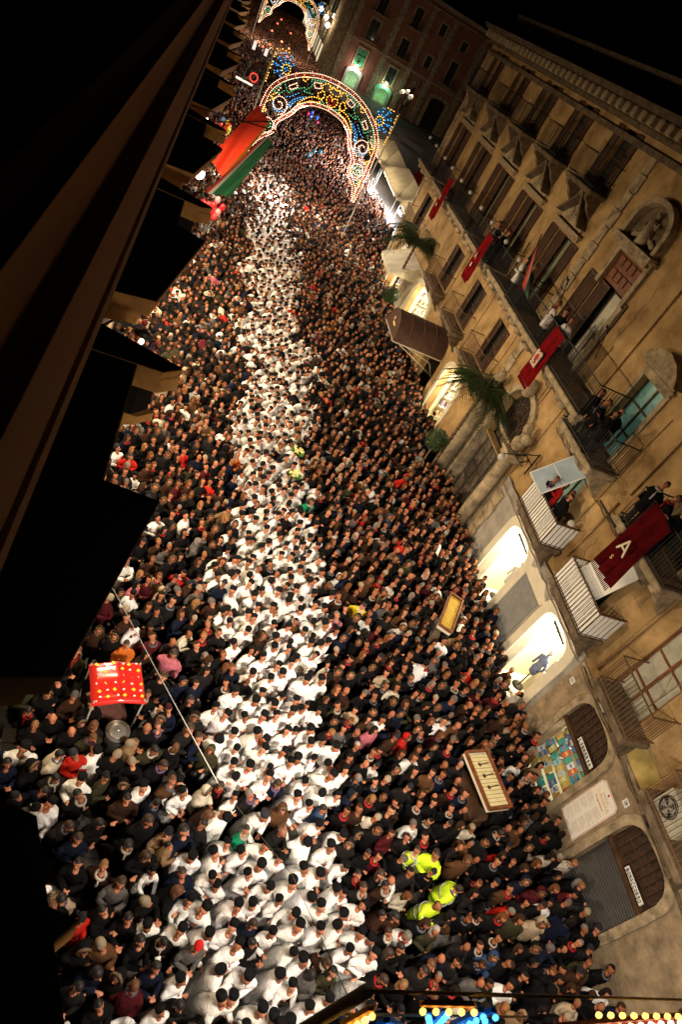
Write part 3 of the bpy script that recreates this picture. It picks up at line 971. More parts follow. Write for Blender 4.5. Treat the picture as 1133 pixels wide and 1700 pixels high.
# tile rows on the near roof slope
# pipes and conduits along the wall
for zz, ya, yb, rr in ((3.66, 10.0, 2.5, .022), (3.58, 10.0, 2.5, .016), (3.9, 17.9, 10.2, .015), (3.55, 17.9, 10.2, .014), (6.4, 17.6, 12.3, .02)):
    pts = []
    n = 16
    for k in range(n + 1):
        y = ya + (yb - ya) * k / n
        pts.append((FX - .11, y, zz - .05 * math.sin(k * math.pi / 2) ** 2 + rnd.uniform(-.01, .01)))
    single('wall_cable', MB().tube(pts, rr, 5), M_STONED, {3.66: 'thicker dark cable along the wall above the bookshop', 3.58: 'thin lower cable along the wall above the bookshop', 3.9: 'upper cable sagging over the lit shops', 3.55: 'lower cable sagging over the lit shops', 6.4: 'dark cable running from the portal to the spotlight bracket'}[zz], 'cable', group='cables along the palazzo wall')
for y, z0, z1 in ((17.2, 7.9, 14), (13.2, 7.3, 14.0), (13.3, 4.6, 6.9), (9.7, 4.0, 13.0)):
    put('down_pipe', MB().tube([(U(y), -.05, z0), (U(y), -.05, z1)], .035, 6), M_OCHRE, pal)

# portal
pt = put('portal', MB().box(U(21.5), U(18.8), .5, .58, 0, 4.2), mat('panelled_grey_door', (.13, .105, .075), .7, .4, 3), pal, label='tall arched main portal with panelled doors')
dp = MB()
for x in range(4):
    for z in range(6):
        cx_, cz_ = U(21.5) + .34 + x * .68, .45 + z * .66
        dp.add([(cx_ - .24, .49, cz_), (cx_, .49, cz_ - .26), (cx_ + .24, .49, cz_), (cx_, .49, cz_ + .26), (cx_, .44, cz_)], [(0, 1, 4), (1, 2, 4), (2, 3, 4), (3, 0, 4)])
        for e1, e2 in (((-.31, -.31), (-.29, .31)), ((.29, -.31), (.31, .31)), ((-.29, .29), (.29, .31)), ((-.29, -.31), (.29, -.29))):
            dp.box(cx_ + e1[0], cx_ + e2[0], .46, .499, cz_ + e1[1], cz_ + e2[1])
put('door_panel', dp, mat('panelled_grey_door', (.13, .105, .075)), pt, stuff=True)
for s, y in ((1, 22.0), (-1, 18.45)):
    col = MB()
    for k, (z, r0) in enumerate(((0, .36), (.5, .36), (.52, .3), (3.9, .26), (3.92, .34), (4.2, .36))):
        pass
    col.box(U(y) - .36, U(y) + .36, -.55, -.002, 0, .7)
    col.tube([(U(y), -.28, .7), (U(y), -.28, 4.3)], [.26, .22], 16)
    col.box(U(y) - .32, U(y) + .32, -.55, -.002, 4.3, 4.5).box(U(y) - .38, U(y) + .38, -.6, -.002, 4.5, 4.62)
    put('column', col, M_STONE, pt)
    vol = MB().ell((U(y) + s * .0, -.3, 4.95), (.3, .25, .3), 10, 7).ell((U(y) - s * .25, -.3, 5.3), (.22, .2, .22), 10, 7).ell((U(y), -.35, 5.6), (.2, .18, .25), 10, 7)
    put('volute', vol, M_STONE, pt)
ins_ = archp(U(21.3), U(18.95), 4.3, 4.75, 6.0, 14, 1.0)
put('fanlight', MB().prism(ins_, .28, .3), M_DARK, pt)
fl = MB()
cc = (U(20.12), 4.7)
for k in range(13):
    a = math.pi * (k + .5) / 13
    fl.tube([(cc[0] + .3 * math.cos(a), .24, cc[1] + .3 * math.sin(a)), (cc[0] + 1.12 * math.cos(a), .24, cc[1] + 1.2 * math.sin(a))], .012, 4)
for q in (.3, .55, .85, 1.12):
    fl.tube([(cc[0] + q * math.cos(a), .23, cc[1] + q * 1.06 * math.sin(a)) for a in [math.pi * k / 16 for k in range(17)]], .014, 4)
put('fanlight_grille', fl, M_IRONB, pt)
an = archp(U(21.2), U(18.9), 3.7, 5.0, 6.1, k=1.0, n=14)
inn = an[1:] + [an[0]]
ccx = (U(21.2) + U(18.9)) / 2
put('arch_moulding', ring_mesh(inn, [((a - ccx) * 1.22 + ccx, b + (.22 if b > 4.9 else 0)) for a, b in inn], -.14, -.001), M_STONE, pt)
put('lintel', MB().box(U(21.6), U(18.7), .1, .6, 4.2, 4.35), M_STONE, pt)
put('keystone_mask', MB().ell((ccx, -.25, 6.35), (.28, .25, .38), 12, 9).ell((ccx, -.42, 6.25), (.08, .1, .12), 8, 6), M_STONE, pt)
st = MB()
for k in range(3):
    st.box(U(21.9) + k * .1, U(18.4) - k * .1, -.5 + k * .16, .5, k * .16, k * .16 + .16)
put('step', st, M_STONE, pt)


# ---------------------------------------------------------------- banners and flags
def cloth_banner(name, label, cat, loc, width, length, out, m, emblem=None, group=None, drape=.06, fringe=True, rz=R(-90)):
    t = thing(name, label, cat, loc, rz, group)
    nx, nz = 12, 22
    mb = MB()
    vs = []
    for j in range(nz + 1):
        f = j / nz
        for i in range(nx + 1):
            u = i / nx
            x = (u - .5) * width * (1 - .08 * math.sin(f * 3))
            y = -out * (1 - math.exp(-f * 5)) * .25 - drape * f ** .5 * math.sin(u * math.pi * 5 + f * 2.0) - .03
            zz = -f * length - (.05 * abs(math.sin(u * math.pi * 2.5)) if j == nz else 0)
            vs.append((x, y, zz))
    mb.add(vs, [(j * (nx + 1) + i, j * (nx + 1) + i + 1, (j + 1) * (nx + 1) + i + 1, (j + 1) * (nx + 1) + i) for j in range(nz) for i in range(nx)], 0, True)
    put('cloth', mb, m, t)
    put('rod', MB().tube([(-width / 2 - .05, 0, 0), (width / 2 + .05, 0, 0)], .02, 6), M_IRON, t)
    if fringe:
        fm = MB()
        for i in range(18):
            x = (i / 17 - .5) * width * .98
            fm.tube([(x, -out * .25 - .04, -length), (x, -out * .25 - .05, -length - .16)], [.012, .02], 4)
        put('fringe', fm, m, t, stuff=True)
    return t


ba = cloth_banner('velvet_banner', 'large crimson velvet banner with a white letter A hung from the crowded balcony', 'banner', (12.42, 10.98, 8.25), .95, 2.15, .3, mat('deep_crimson_velvet', (0.085, 0.003, 0.004), .9, .4, 2, .2, spec=.05), drape=.09)
text_on('A', .62, mat('cream_felt', (.7, .62, .45), .8), ba, (0.02, -.24, -1.2))
text_on('S', .18, M_GOLD, ba, (-.05, -.24, -1.62))
bc = cloth_banner('crest_banner', 'crimson banner with white crest hung from the long central balcony', 'banner', (12.1, 18.95, 8.87), .85, 1.9, .2, M_RED)
put('crest', MB().prism([(-.2, -1.35), (.2, -1.35), (.22, -.85), (.12, -.8), (0, -.86), (-.12, -.8), (-.22, -.85)], -.2, -.175), mat('pale_crest_felt', (.65, .5, .4), .8, .5, 12), bc)
put('crest_figure', MB().ell((0, -.205, -1.05), (.1, .01, .14)).ell((.07, -.205, -1.2), (.07, .01, .06)), M_REDB, bc)
for k, (y, lb) in enumerate(((27.5, 'narrow red banner with pale lettering below onlookers on the second balcony'), (35.35, 'small far red banner hanging above the farther palm'))):
    b_ = cloth_banner('red_banner', lb, 'banner', (12.02, y, 8.83), .78, 1.9, .2, M_RED, group='narrow red banners on the palazzo balconies')
    text_on('A', .4, mat('pale_banner_paint', (.6, .45, .4), .8), b_, (0, -.17, -.95))
    put('emblem', MB().ell((0, -.16, -1.35), (.09, .01, .1)), mat('pale_banner_paint', (.6, .45, .4)), b_)


def flag(name, label, loc, pole_top, corners, mats, split=None):
    t = thing(name, label, 'flag', loc)
    base = Vector(loc)
    put('pole', MB().tube([(0, 0, 0), Vector(pole_top) - base], .025, 6), M_WOOD, t)
    a, b, c, d = [Vector(p) - base for p in corners]
    nx, nz = 18, 18
    k = len(mats)
    for s in range(k):
        mb = MB()
        vs = []
        u0, u1 = s / k, (s + 1) / k
        nn = max(4, nx // k)
        for j in range(nz + 1):
            for i in range(nn + 1):
                u = u0 + (u1 - u0) * i / nn
                v = j / nz
                p = (a * (1 - u) + b * u) * (1 - v) + (d * (1 - u) + c * u) * v
                off = .1 * math.sin(u * 7 + v * 3) * (.3 + v)
                p = p + Vector((off * .4, off, 0))
                vs.append(p)
        mb.add(vs, [(j * (nn + 1) + i, j * (nn + 1) + i + 1, (j + 1) * (nn + 1) + i + 1, (j + 1) * (nn + 1) + i) for j in range(nz) for i in range(nn)], 0, True)
        put('cloth_stripe', mb, mats[s], t)
    return t


M_FG = mat('flag_green_cloth', (.012, .11, .04), .75, .1, 4)
M_FW = mat('flag_white_cloth', (.4, .38, .33), .75, .1, 4)
M_FR = mat('flag_red_cloth', (.45, .03, .02), .75, .1, 4)
flag('tricolour_flag', 'limp green, white and red flag on a pole at the central balcony', (12.1, 22.9, 8.6), (12.0, 23.75, 10.35), [(12.0, 23.7, 10.25), (12.02, 23.1, 9.4), (12.05, 21.9, 8.55), (11.95, 22.7, 8.75)], [M_FR, M_FW, M_FG])
flag('tricolour_flag', 'green, white and red flag hanging beside the large red flag over the crowd', (-.6, 28.5, 7.9), (2.55, 28.9, 8.35), [(2.2, 28.2, 8.15), (2.55, 28.2, 8.1), (1.75, 28.2, 5.55), (.8, 28.2, 5.35)], [M_FR, M_FW, M_FG, M_FG, M_FG, M_FG])
flag('red_flag', 'large glowing red flag with gold edge hung by the lamps of the left palazzo', (-.6, 27.6, 7.5), (2.3, 28.8, 8.6), [(2.28, 28.9, 8.5), (1.65, 28.9, 8.9), (.5, 28.8, 6.35), (1.4, 28.8, 6.0)], [mat('gold_edge_cloth', (.75, .35, .03), .7)] + [M_REDB] * 7)

# ---------------------------------------------------------------- awnings
aw = thing('barrel_awning', 'dark brown barrel shaped awning reaching out over the crowd', 'awning', (FX, 29.1, 2.8), R(-90))
av = MB()
n = 10
rows = []
for k in range(5):
    yy = -.05 - k * .66
    rows.append([(1.1 * math.cos(math.pi * i / n), yy, 1.1 * math.sin(math.pi * i / n)) for i in range(n + 1)])
av.loft(rows, closed=False, caps=False)
av.add([(1.1 * math.cos(math.pi * i / n), -2.69, 1.1 * math.sin(math.pi * i / n)) for i in range(n + 1)], [tuple(range(n + 1))])
put('canvas', av, M_AWN, aw)
fr = MB()
for k in range(5):
    fr.tube([(1.11 * math.cos(math.pi * i / n), -.05 - k * .66, 1.11 * math.sin(math.pi * i / n)) for i in range(n + 1)], .014, 5)
put('rib', fr, mat('brown_piping', (.13, .06, .03), .7), aw)
fr = MB().tube([(1.12, -.02, 0), (1.12, -2.7, 0), (-1.12, -2.7, 0), (-1.12, -.02, 0)], .03, 6, smooth=False).tube([(1.12, -2.0, 0), (1.12, -.5, -.3), (1.12, 0, -1.0)], .02, 6)
put('valance', fr, M_CANVAS, aw)
put('gold_logo', MB().ell((0.15, -2.71, .45), (.28, .01, .07)).ell((-.1, -2.71, .62), (.08, .01, .1)), M_GOLD, aw)
put('stay', MB().tube([(1.0, -2.5, 0), (1.0, -.05, -.9)], .015, 6), M_CREAM, aw)
a2 = MB()
a2.add([(-1.6, 0, .9), (1.6, 0, .9), (1.7, -1.6, 0), (-1.7, -1.6, 0), (-1.7, -1.6, -.2), (1.7, -1.6, -.2)], [(0, 1, 2, 3), (3, 2, 5, 4)])
a2.add([(-1.6, 0, .9), (-1.7, -1.6, 0), (-1.6, 0, 0)], [(0, 1, 2)])
a2.add([(1.6, 0, .9), (1.7, -1.6, 0), (1.6, 0, 0)], [(0, 2, 1)])
single('cream_awning', a2, M_CANVAS, 'pale cream sloping shop awning under the farther palm', 'awning', (FX - .01, 38.2, 3.0), R(-90))
a3 = MB()
for k in range(7):
    x0, x1 = -1.15 + k * .33, -1.15 + (k + 1) * .33
    a3.add([(x0, -.03, 1.3), (x1, -.03, 1.3), (x1, -.1 - .06 * (k % 2), -1.6), (x0, -.1 - .06 * ((k + 1) % 2), -1.6)], [(0, 1, 2, 3)], 0, True)
single('hanging_curtain', a3, M_CANVAS, 'cream curtain hanging on the wall beside the farther palm', 'curtain', (FX - .02, 36.9, 2.3), R(-90))
single('wall_lantern', MB().tube([(0, 0, 0), (0, -.5, .12), (0, -.8, 0)], .02, 6).tube([(0, -.8, -.05), (0, -.8, -.5)], [.2, .12], 6), M_IRON, 'dark iron wall lantern at the far corner beside the tent', 'lamp', (FX, 43.0, 3.7), R(-90))


# ---------------------------------------------------------------- palms and topiary
def palm(loc, h, label, spread, seed, nf=22):
    r = random.Random(seed)
    t = thing('palm_tree', label, 'palm tree', loc, 0, 'potted palms against the palazzo')
    pot = MB().tube([(0, 0, 0), (0, 0, .1), (0, 0, .6), (0, 0, .66)], [.28, .3, .38, .4], 14)
    put('pot', pot, M_STONED, t)
    pts = [(0.05 * math.sin(k), .04 * k * .2, .5 + (h - .5) * k / 8) for k in range(9)]
    tr = MB()
    for k in range(18):
        z = .55 + (h - .6) * k / 18
        tr.tube([(0, 0, z), (0, 0, z + (h - .6) / 18 * .96)], [.085, .065], 8)
    put('trunk', tr, M_TRUNK, t)
    for k in range(nf):
        a = k * 2.4 + r.uniform(-.2, .2)
        el = r.uniform(.15, 1.2)
        L = spread * r.uniform(.8, 1.15)
        f = MB()
        d = Vector((math.cos(a), math.sin(a), 0))
        side = Vector((-d.y, d.x, 0))
        pts = []
        for i in range(13):
            s = i / 12
            p = Vector((0, 0, h)) + d * (L * s * math.cos(el * .6)) + Vector((0, 0, L * (s * math.sin(el) - .75 * s * s)))
            pts.append(p)
        f.tube(pts, [.018 * (1 - i / 13) + .003 for i in range(13)], 4)
        for i in range(1, 13):
            for q in range(2):
                p = pts[i - 1].lerp(pts[i], q / 2)
                for sg in (-1, 1):
                    ll = L * .34 * math.sin(math.pi * (i / 13) ** .7) * r.uniform(.7, 1.1) + .05
                    tip = p + side * sg * ll * .8 + d * ll * .55 + Vector((0, 0, -ll * r.uniform(.25, .6)))
                    w_ = d * .026
                    f.add([p - w_, p + w_, tip], [(0, 1, 2)])
        put('frond', f, M_LEAF, t)
    return t


palm((12.55, 21.6, 0), 5.0, 'leafy palm with arching fronds beside the arched main portal', 1.8, 11, 46)
palm((12.5, 37.0, 0), 5.0, 'farther palm rising between cream curtain and mezzanine balcony', 2.1, 5, 44)


def topiary(loc, label, seed):
    r = random.Random(seed)
    t = thing('topiary_bush', label, 'potted bush', loc, 0, 'ball topiaries beside the palms')
    put('pot', MB().tube([(0, 0, 0), (0, 0, .5)], [.25, .33], 12), M_STONED, t)
    put('stem', MB().tube([(0, 0, .4), (0, 0, 2.1)], .035, 6), M_TRUNK, t)
    f = MB()
    f.ell((0, 0, 2.45), (.36, .36, .38), 14, 10)
    for k in range(1100):
        u = Vector((r.gauss(0, 1), r.gauss(0, 1), r.gauss(0, 1))).normalized()
        p = Vector((0, 0, 2.45)) + u * r.uniform(.36, .46)
        a = u.cross(Vector((r.random(), r.random(), r.random()))).normalized() * .03
        f.add([p - a, p + a, p + u * .05 + a.cross(u)], [(0, 1, 2)])
    put('crown', f, M_LEAF, t)


topiary((11.85, 21.2, 0), 'clipped ball bush on a stem below the nearer palm', 1)
topiary((11.9, 34.9, 0), 'clipped ball bush on a stem below the farther palm', 2)

# ---------------------------------------------------------------- left palazzo (the one the picture is taken from)
lp = thing('left_palazzo', 'dark shadowed palazzo wall with ledges and projecting hoods along the left edge', 'building', (-.9, 0, 0), R(90))
# local x = Y, local -y = +X
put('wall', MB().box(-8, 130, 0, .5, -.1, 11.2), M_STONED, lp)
led = MB()
prof = [(-.65, 11.15), (-.65, 12.6), (-.58, 12.64), (-.52, 12.9), (-.46, 13.05), (-.40, 13.1), (-.36, 13.65), (-.25, 13.72), (-.1, 13.8), (-.1, 16.0), (.6, 16.0), (.6, 11.15)]
prof = [(.0, 11.15), (.0, 11.22), (-.55, 11.28), (-.63, 11.32), (-.63, 11.6), (-.60, 11.62), (-.60, 12.2), (-.63, 12.24), (-.63, 12.62), (-.52, 12.66), (-.52, 13.02), (-.46, 13.06), (-.40, 13.14), (1.3, 13.16), (1.3, 22)]
vs = []
for x in (-8, 130):
    vs += [(x, a, b) for a, b in prof]
n = len(prof)
led.add(vs, [(i, i + 1, i + 1 + n, i + n) for i in range(n - 1)])
led.m = [1 if k >= 10 else 0 for k in range(len(led.f))]  # upper faces take the darker copy, shade put into the colour
put('cornice', led, [mat('ochre_stone_ledge', (.19, .088, .024), .95, .12, .35, spec=.1), mat('shade_toned_stone', (.022, .011, .004), .95, .2, .4, spec=.05)], lp)


def hood(y, kind):
    dark = mat('shade_black', (.008, .006, .005), .95, spec=.05)  # near black, paints the shade on hood tops and in recesses
    st_ = mat('lit_toned_stone', (.30, .15, .045), .95, .3, 2.5, .3, spec=.1)  # lighter stone copy, lamplight on the hood faces is in the colour
    if kind == 'P0':
        poly = [(-.3, 0), (-.02, -1.16), (2.82, -1.76), (3.05, 0)]
    elif kind == 'P':
        poly = [(-.35, 0), (-.05, -1.05), (3.78, -1.71), (4.45, 0)]
    else:
        poly = [(1.15, 0), (1.2, -1.45), (1.5, -1.76), (2.1, 0)]
    n = len(poly)
    z = 8.0
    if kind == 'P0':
        st_ = mat('shade_toned_stone', (.04, .022, .01), .95, .3, 3, spec=.05)  # nearest hood darkened, its shade is part of the colour

    def lev(k, dz, sh=0):
        return [(a * (1 - sh) + sh * 1.6, b * k, dz) for a, b in poly]
    if kind == 'Q':
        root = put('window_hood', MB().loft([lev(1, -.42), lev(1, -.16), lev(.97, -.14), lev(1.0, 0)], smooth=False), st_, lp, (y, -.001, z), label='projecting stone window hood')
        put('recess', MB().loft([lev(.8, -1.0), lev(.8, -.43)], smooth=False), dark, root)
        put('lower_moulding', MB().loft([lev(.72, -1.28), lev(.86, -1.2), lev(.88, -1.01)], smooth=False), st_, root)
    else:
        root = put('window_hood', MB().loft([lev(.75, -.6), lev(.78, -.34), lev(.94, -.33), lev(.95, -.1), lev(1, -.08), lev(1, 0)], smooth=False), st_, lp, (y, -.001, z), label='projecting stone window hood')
    put('shade_top_sheet', MB().add([(a, b * .985, .012) for a, b in poly] + [(a, b * .985, .03) for a, b in poly], [tuple(range(n)), tuple(range(2 * n - 1, n - 1, -1))]), dark, root)  # black sheet painting the unlit top of the hood
    return root


for k in range(-1, 14):
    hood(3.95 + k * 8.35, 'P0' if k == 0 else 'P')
    hood(8.7 + k * 8.35, 'Q')
    lg = MB().box(6.9 + k * 8.35, 9.9 + k * 8.35, -1.01, -.002, 7.62, 7.99)
    lg2 = put('ledge', lg, mat('shade_black', (.008, .006, .005)), lp)  # unlit ledge top painted near black
    put('ledge_edge', MB().box(6.9 + k * 8.35, 9.9 + k * 8.35, -1.03, -1.012, 7.9, 7.985), mat('lit_toned_stone', (.30, .15, .045), .95, .3, 2.5, .3, spec=.1), lg2)  # lighter strip paints the light caught by the ledge edge
lb_ = put('dark_corner_slab', MB().add([(-6, 0, 8), (3.0, 0, 8), (2.6, -1.25, 8), (1.2, -1.78, 8), (-6, -1.8, 8), (-6, 0, 7.7), (3.0, 0, 7.7), (2.6, -1.25, 7.7), (1.2, -1.78, 7.7), (-6, -1.8, 7.7)], [(4, 3, 2, 1, 0), (5, 6, 7, 8, 9), (0, 1, 6, 5), (1, 2, 7, 6), (2, 3, 8, 7), (3, 4, 9, 8), (4, 0, 5, 9)]), mat('shade_black', (.008, .006, .005), .95, spec=.05), lp)  # made-up dark slab standing in for the black lower corner
for k in range(30):
    y = 1.5 + k * 4.17
    if k % 2 == 0:
        d = put('shop_doorway', MB().box(y, y + 1.9, -.03, -.001, 0, 3.0), M_DARK, lp)
        put('door_frame', MB().box(y - .18, y, -.09, -.001, 0, 3.2).box(y + 1.9, y + 2.08, -.09, -.001, 0, 3.2).box(y, y + 1.9, -.09, -.001, 3.0, 3.2), M_STONE, d)

# street lamps on the left palazzo (lit), with added fill lamps among them
LAMPS = []


def street_lantern(y, z, label, power, out=1.0, gr=.14, kind='AREA'):
    t = thing('wall_street_lamp', label, 'street lamp', (-.9, y, z), R(90), 'lit lamps on the left palazzo')
    put('arm', MB().tube([(0, 0, -.4), (0, -.4, .1), (0, -out, .05)], .03, 6), M_IRON, t)
    put('glass_shade', MB().ell((0, -out, -.18), (gr, gr, gr * 1.2), 12, 8), M_LAMPON, t)
    put('cap', MB().tube([(0, -out, 0), (0, -out, .1)], [.2, .05], 12), M_IRON, t)
    ld = bpy.data.lights.new('lamp_light', kind)
    if kind == 'AREA':
        ld.shape = 'DISK'
        ld.size = .3
    else:
        ld.shadow_soft_size = .1
    ld.energy = power
    ld.color = (1, .76, .48)
    lo = bpy.data.objects.new('lamp_light', ld)
    COL.objects.link(lo)
    lo.parent = t
    lo.location = (0, -out - .02, -.42)
    lo.rotation_euler = (R(-44), 0, 0)
    return t


street_lantern(6.7, 4.2, 'lit lamp below the nearest dark hood, left edge', 45, .75)
street_lantern(17.6, 5.2, 'lit lamp under the ochre hood by the third hood corner', 260, .8, .05)
street_lantern(12.9, 6.9, 'added fill lamp tucked under the second large hood', 620, 1.0, .05)  # added lamp, brightens the crowd between the real lamps
street_lantern(22.6, 6.9, 'added fill lamp tucked under the third large hood', 1150, 1.0, .05)  # also added, fill for the middle of the street
street_lantern(31.6, 7.2, 'added fill lamp tucked under the fourth large hood', 900, 1.0, .05)  # added to fill the dim band before the arch
street_lantern(30.6, 5.4, 'lit lamp just below the tip of the tricolour flag', 95, 1.35, .2, 'POINT')
street_lantern(33.9, 5.6, 'brightest lamp right behind the bottom of the red flag', 110, 1.75, .22, 'POINT')
street_lantern(26.6, 4.0, 'lit lamp above the vendor with red balloons', 260, 1.0, .16)
for k, y in enumerate((50, 62, 76, 92, 110)):
    street_lantern(y, 5.6, 'small lit lamp on the far left palazzo wall, number %s beyond the light arch' % ('one', 'two', 'three', 'four', 'five')[k], 80, 1.2)

# ---------------------------------------------------------------- light arch (luminaria)
XC = 6.45


def spiral(cx, cz, r0, r1, a0, turns, n=40):
    return [(cx + (r0 + (r1 - r0) * k / n) * math.cos(a0 + turns * 2 * math.pi * k / n), cz + (r0 + (r1 - r0) * k / n) * math.sin(a0 + turns * 2 * math.pi * k / n)) for k in range(n + 1)]


def smooth(pts, n=8):
    out = []
    P_ = [pts[0]] + list(pts) + [pts[-1]]
    for i in range(1, len(P_) - 2):
        p0, p1, p2, p3 = [np.array(q, float) for q in P_[i - 1:i + 3]]
        for k in range(n):
            t = k / n
            out.append(tuple(.5 * ((2 * p1) + (-p0 + p2) * t + (2 * p0 - 5 * p1 + 4 * p2 - p3) * t * t + (-p0 + 3 * p1 - 3 * p2 + p3) * t ** 3)))
    out.append(tuple(pts[-1]))
    return out


OUT = smooth([(3.72, 3.5), (3.76, 5.0), (3.74, 6.2), (3.62, 7.05), (3.22, 7.72), (2.65, 8.24), (1.95, 8.66), (1.0, 8.98), (0, 9.08)])
INN = smooth([(3.68, 3.5), (3.42, 3.8), (3.18, 4.31), (2.7, 4.81), (2.48, 5.13), (2.5, 5.54), (2.26, 5.92), (1.9, 6.34), (1.66, 6.8), (1.37, 7.07), (.85, 7.35), (0, 7.48)])


def offs(pts, d):
    o = []
    for i, p in enumerate(pts):
        a = np.array(pts[max(0, i - 1)])
        b = np.array(pts[min(len(pts) - 1, i + 1)])
        t = (b - a) / (np.linalg.norm(b - a) + 1e-9)
        o.append((p[0] - t[1] * d, p[1] + t[0] * d))
    return o


HALF = [
    ('white', OUT), ('red', offs(OUT, .10)), ('white', offs(OUT, .21)),
    ('white', INN), ('red', offs(INN, -.09)), ('white', offs(INN, -.18)[3:]),
    ('white', spiral(2.78, 6.55, .54, .12, -1.9, -1.55, 50)),
    ('blue', spiral(2.78, 6.55, .40, .36, -2.8, .45, 14)),
    ('white', spiral(3.02, 5.24, .42, .40, -.2, .95, 24)), ('green', spiral(3.02, 5.24, .32, .05, -.5, 1.5, 34)),
    ('green', smooth([(3.3, 4.75), (3.42, 4.3), (3.55, 3.9), (3.62, 3.7)])),
    ('yellow', [(3.5, 5.8), (3.3, 5.95), (3.5, 6.1), (3.5, 5.8)]), ('yellow', [(3.45, 4.7), (3.6, 4.4), (3.55, 4.9), (3.45, 4.7)]),
    ('green', [(.75, 8.72), (1.55, 8.5), (1.35, 8.22), (1.75, 7.75), (1.2, 7.85)]),
    ('white', [(.95, 8.55), (1.35, 8.44), (1.2, 8.2), (.85, 8.3), (.95, 8.55)]),
    ('green', [(2.35, 8.2), (2.95, 7.75), (2.5, 7.3), (2.2, 7.65), (1.75, 7.95)]),
    ('white', [(2.25, 7.95), (2.6, 7.65), (2.45, 7.5), (2.1, 7.8), (2.25, 7.95)]),
    ('yellow', [(1.65, 8.55), (1.85, 8.2), (2.1, 8.4), (1.65, 8.55)]),
    ('green', [(3.05, 7.5), (3.3, 7.0), (2.9, 7.1), (2.75, 7.3)]),
    ('yellow', [(3.15, 7.0), (3.4, 6.7), (3.1, 6.75), (3.45, 6.4)]),
    ('white', [(3.0, 7.35), (3.1, 7.05), (2.95, 7.0)]),
    ('blue', smooth([(1.5, 7.55), (1.9, 7.3), (2.2, 6.95), (2.25, 6.6)])), ('blue', smooth([(1.6, 7.42), (2.0, 7.05), (2.12, 6.75)])),
    ('blue', smooth([(1.95, 7.55), (2.3, 7.2), (2.5, 7.1)])),
    ('yellow', smooth([(.28, 8.62), (.55, 8.72), (.82, 8.5), (.72, 8.22), (.92, 8.02), (.72, 7.8), (.5, 8.0), (.62, 8.25)])),
    ('yellow', smooth([(.75, 7.82), (1.15, 7.72), (1.5, 7.45), (1.78, 7.05), (1.62, 7.1), (1.2, 7.45), (.7, 7.62), (.55, 7.95)])),
    ('green', smooth([(.12, 7.6), (.35, 7.62), (.45, 7.78), (.72, 7.5)])),
    ('yellow', smooth([(0, 7.66), (.25, 7.8), (.34, 8.05), (.22, 8.24), (0, 8.1)])),
    ('yellow', smooth([(.1, 8.34), (.34, 8.44), (.42, 8.62), (.25, 8.56), (.2, 8.74), (.08, 8.58), (0, 8.78)])),
    ('red', smooth([(0, 7.76), (.17, 7.9), (.2, 8.08), (0, 8.0)])),
    ('yellow', [(3.6, 9.13), (3.2, 9.13)]), ('yellow', [(3.9, 9.0), (3.9, 8.6)]), ('yellow', [(3.9, 8.35), (3.9, 8.0)]), ('yellow', [(3.9, 7.75), (3.9, 7.3)]),
    ('yellow', spiral(3.05, 8.32, .24, .24, 0, 1, 20)), ('blue', spiral(3.05, 8.32, .1, .1, 0, 1, 8)),
]
for k in range(7):
    a = -1.15 + k * .56
    c0, s0 = math.cos(a), math.sin(a)
    L = .78
    L = min(L, (3.86 - 3.05) / c0 if c0 > .1 else 9, (9.12 - 8.32) / s0 if s0 > .1 else 9)
    if a < -1.0 or a > 2.0:
        L = .5
    e = .13
    if k % 2:
        L *= .9
    HALF.append(('blue', [(3.05 + .34 * c0, 8.32 + .34 * s0), (3.05 + L * math.cos(a - e * .6), 8.32 + L * math.sin(a - e * .6))]))
    HALF.append(('blue', [(3.05 + .32 * c0, 8.32 + .32 * s0), (3.05 + L * math.cos(a + e * .6), 8.32 + L * math.sin(a + e * .6))]))


def resample(pts, d):
    P_ = np.array(pts, float)
    seg = np.linalg.norm(np.diff(P_, axis=0), axis=1)
    cum = np.concatenate([[0], np.cumsum(seg)])
    n = max(1, int(cum[-1] / d))
    tt = np.linspace(0, cum[-1], n + 1)
    return [(float(np.interp(t, cum, P_[:, 0])), float(np.interp(t, cum, P_[:, 1]))) for t in tt]


bulbs = {k: MB() for k in BULB}
frames = {k: MB() for k in BULB}
for colr, pts in HALF:
    for sgn in (-1, 1):
        q = [(sgn * a, b) for a, b in pts]
        for (a, b) in resample(q, {'red': .5, 'white': .12}.get(colr, .15)):
            r = .028
            bulbs[colr].add([(a + r, -.05, b), (a - r, -.05, b), (a, -.05 - r * 1.3, b), (a, -.05 + r, b), (a, -.05, b + r), (a, -.05, b - r)], [(4, 0, 2), (4, 2, 1), (4, 1, 3), (4, 3, 0), (5, 2, 0), (5, 1, 2), (5, 3, 1), (5, 0, 3)])
        rs_ = resample(q, .16)
        for i in range(len(rs_) - 1):
            (a, b), (c, d) = rs_[i], rs_[i + 1]
            t = np.array([c - a, d - b])
            L = np.linalg.norm(t) + 1e-9
            nrm = (-t[1] / L * .024, t[0] / L * .024)
            vs = [(a + nrm[0], -.022, b + nrm[1]), (a - nrm[0], -.022, b - nrm[1]), (c - nrm[0], -.022, d - nrm[1]), (c + nrm[0], -.022, d + nrm[1])]
            vs += [(x, .01, z) for x, _, z in vs]
            frames[colr].add(vs, [(0, 1, 2, 3), (7, 6, 5, 4), (0, 3, 7, 4), (1, 5, 6, 2)])
bulb_me = {k: b.mesh('bulb', BULB[k]) for k, b in bulbs.items()}
frame_me = {k: b.mesh('painted_strip', FRAMEP[k]) for k, b in frames.items()}
pole_me = {}
for s in (-1, 1):
    pole_me[s] = MB().tube([(s * 4.0, .05, 0), (s * 4.0, .05, 9.15)], .045, 10).mesh('pole', M_WHITE)
lat = MB()
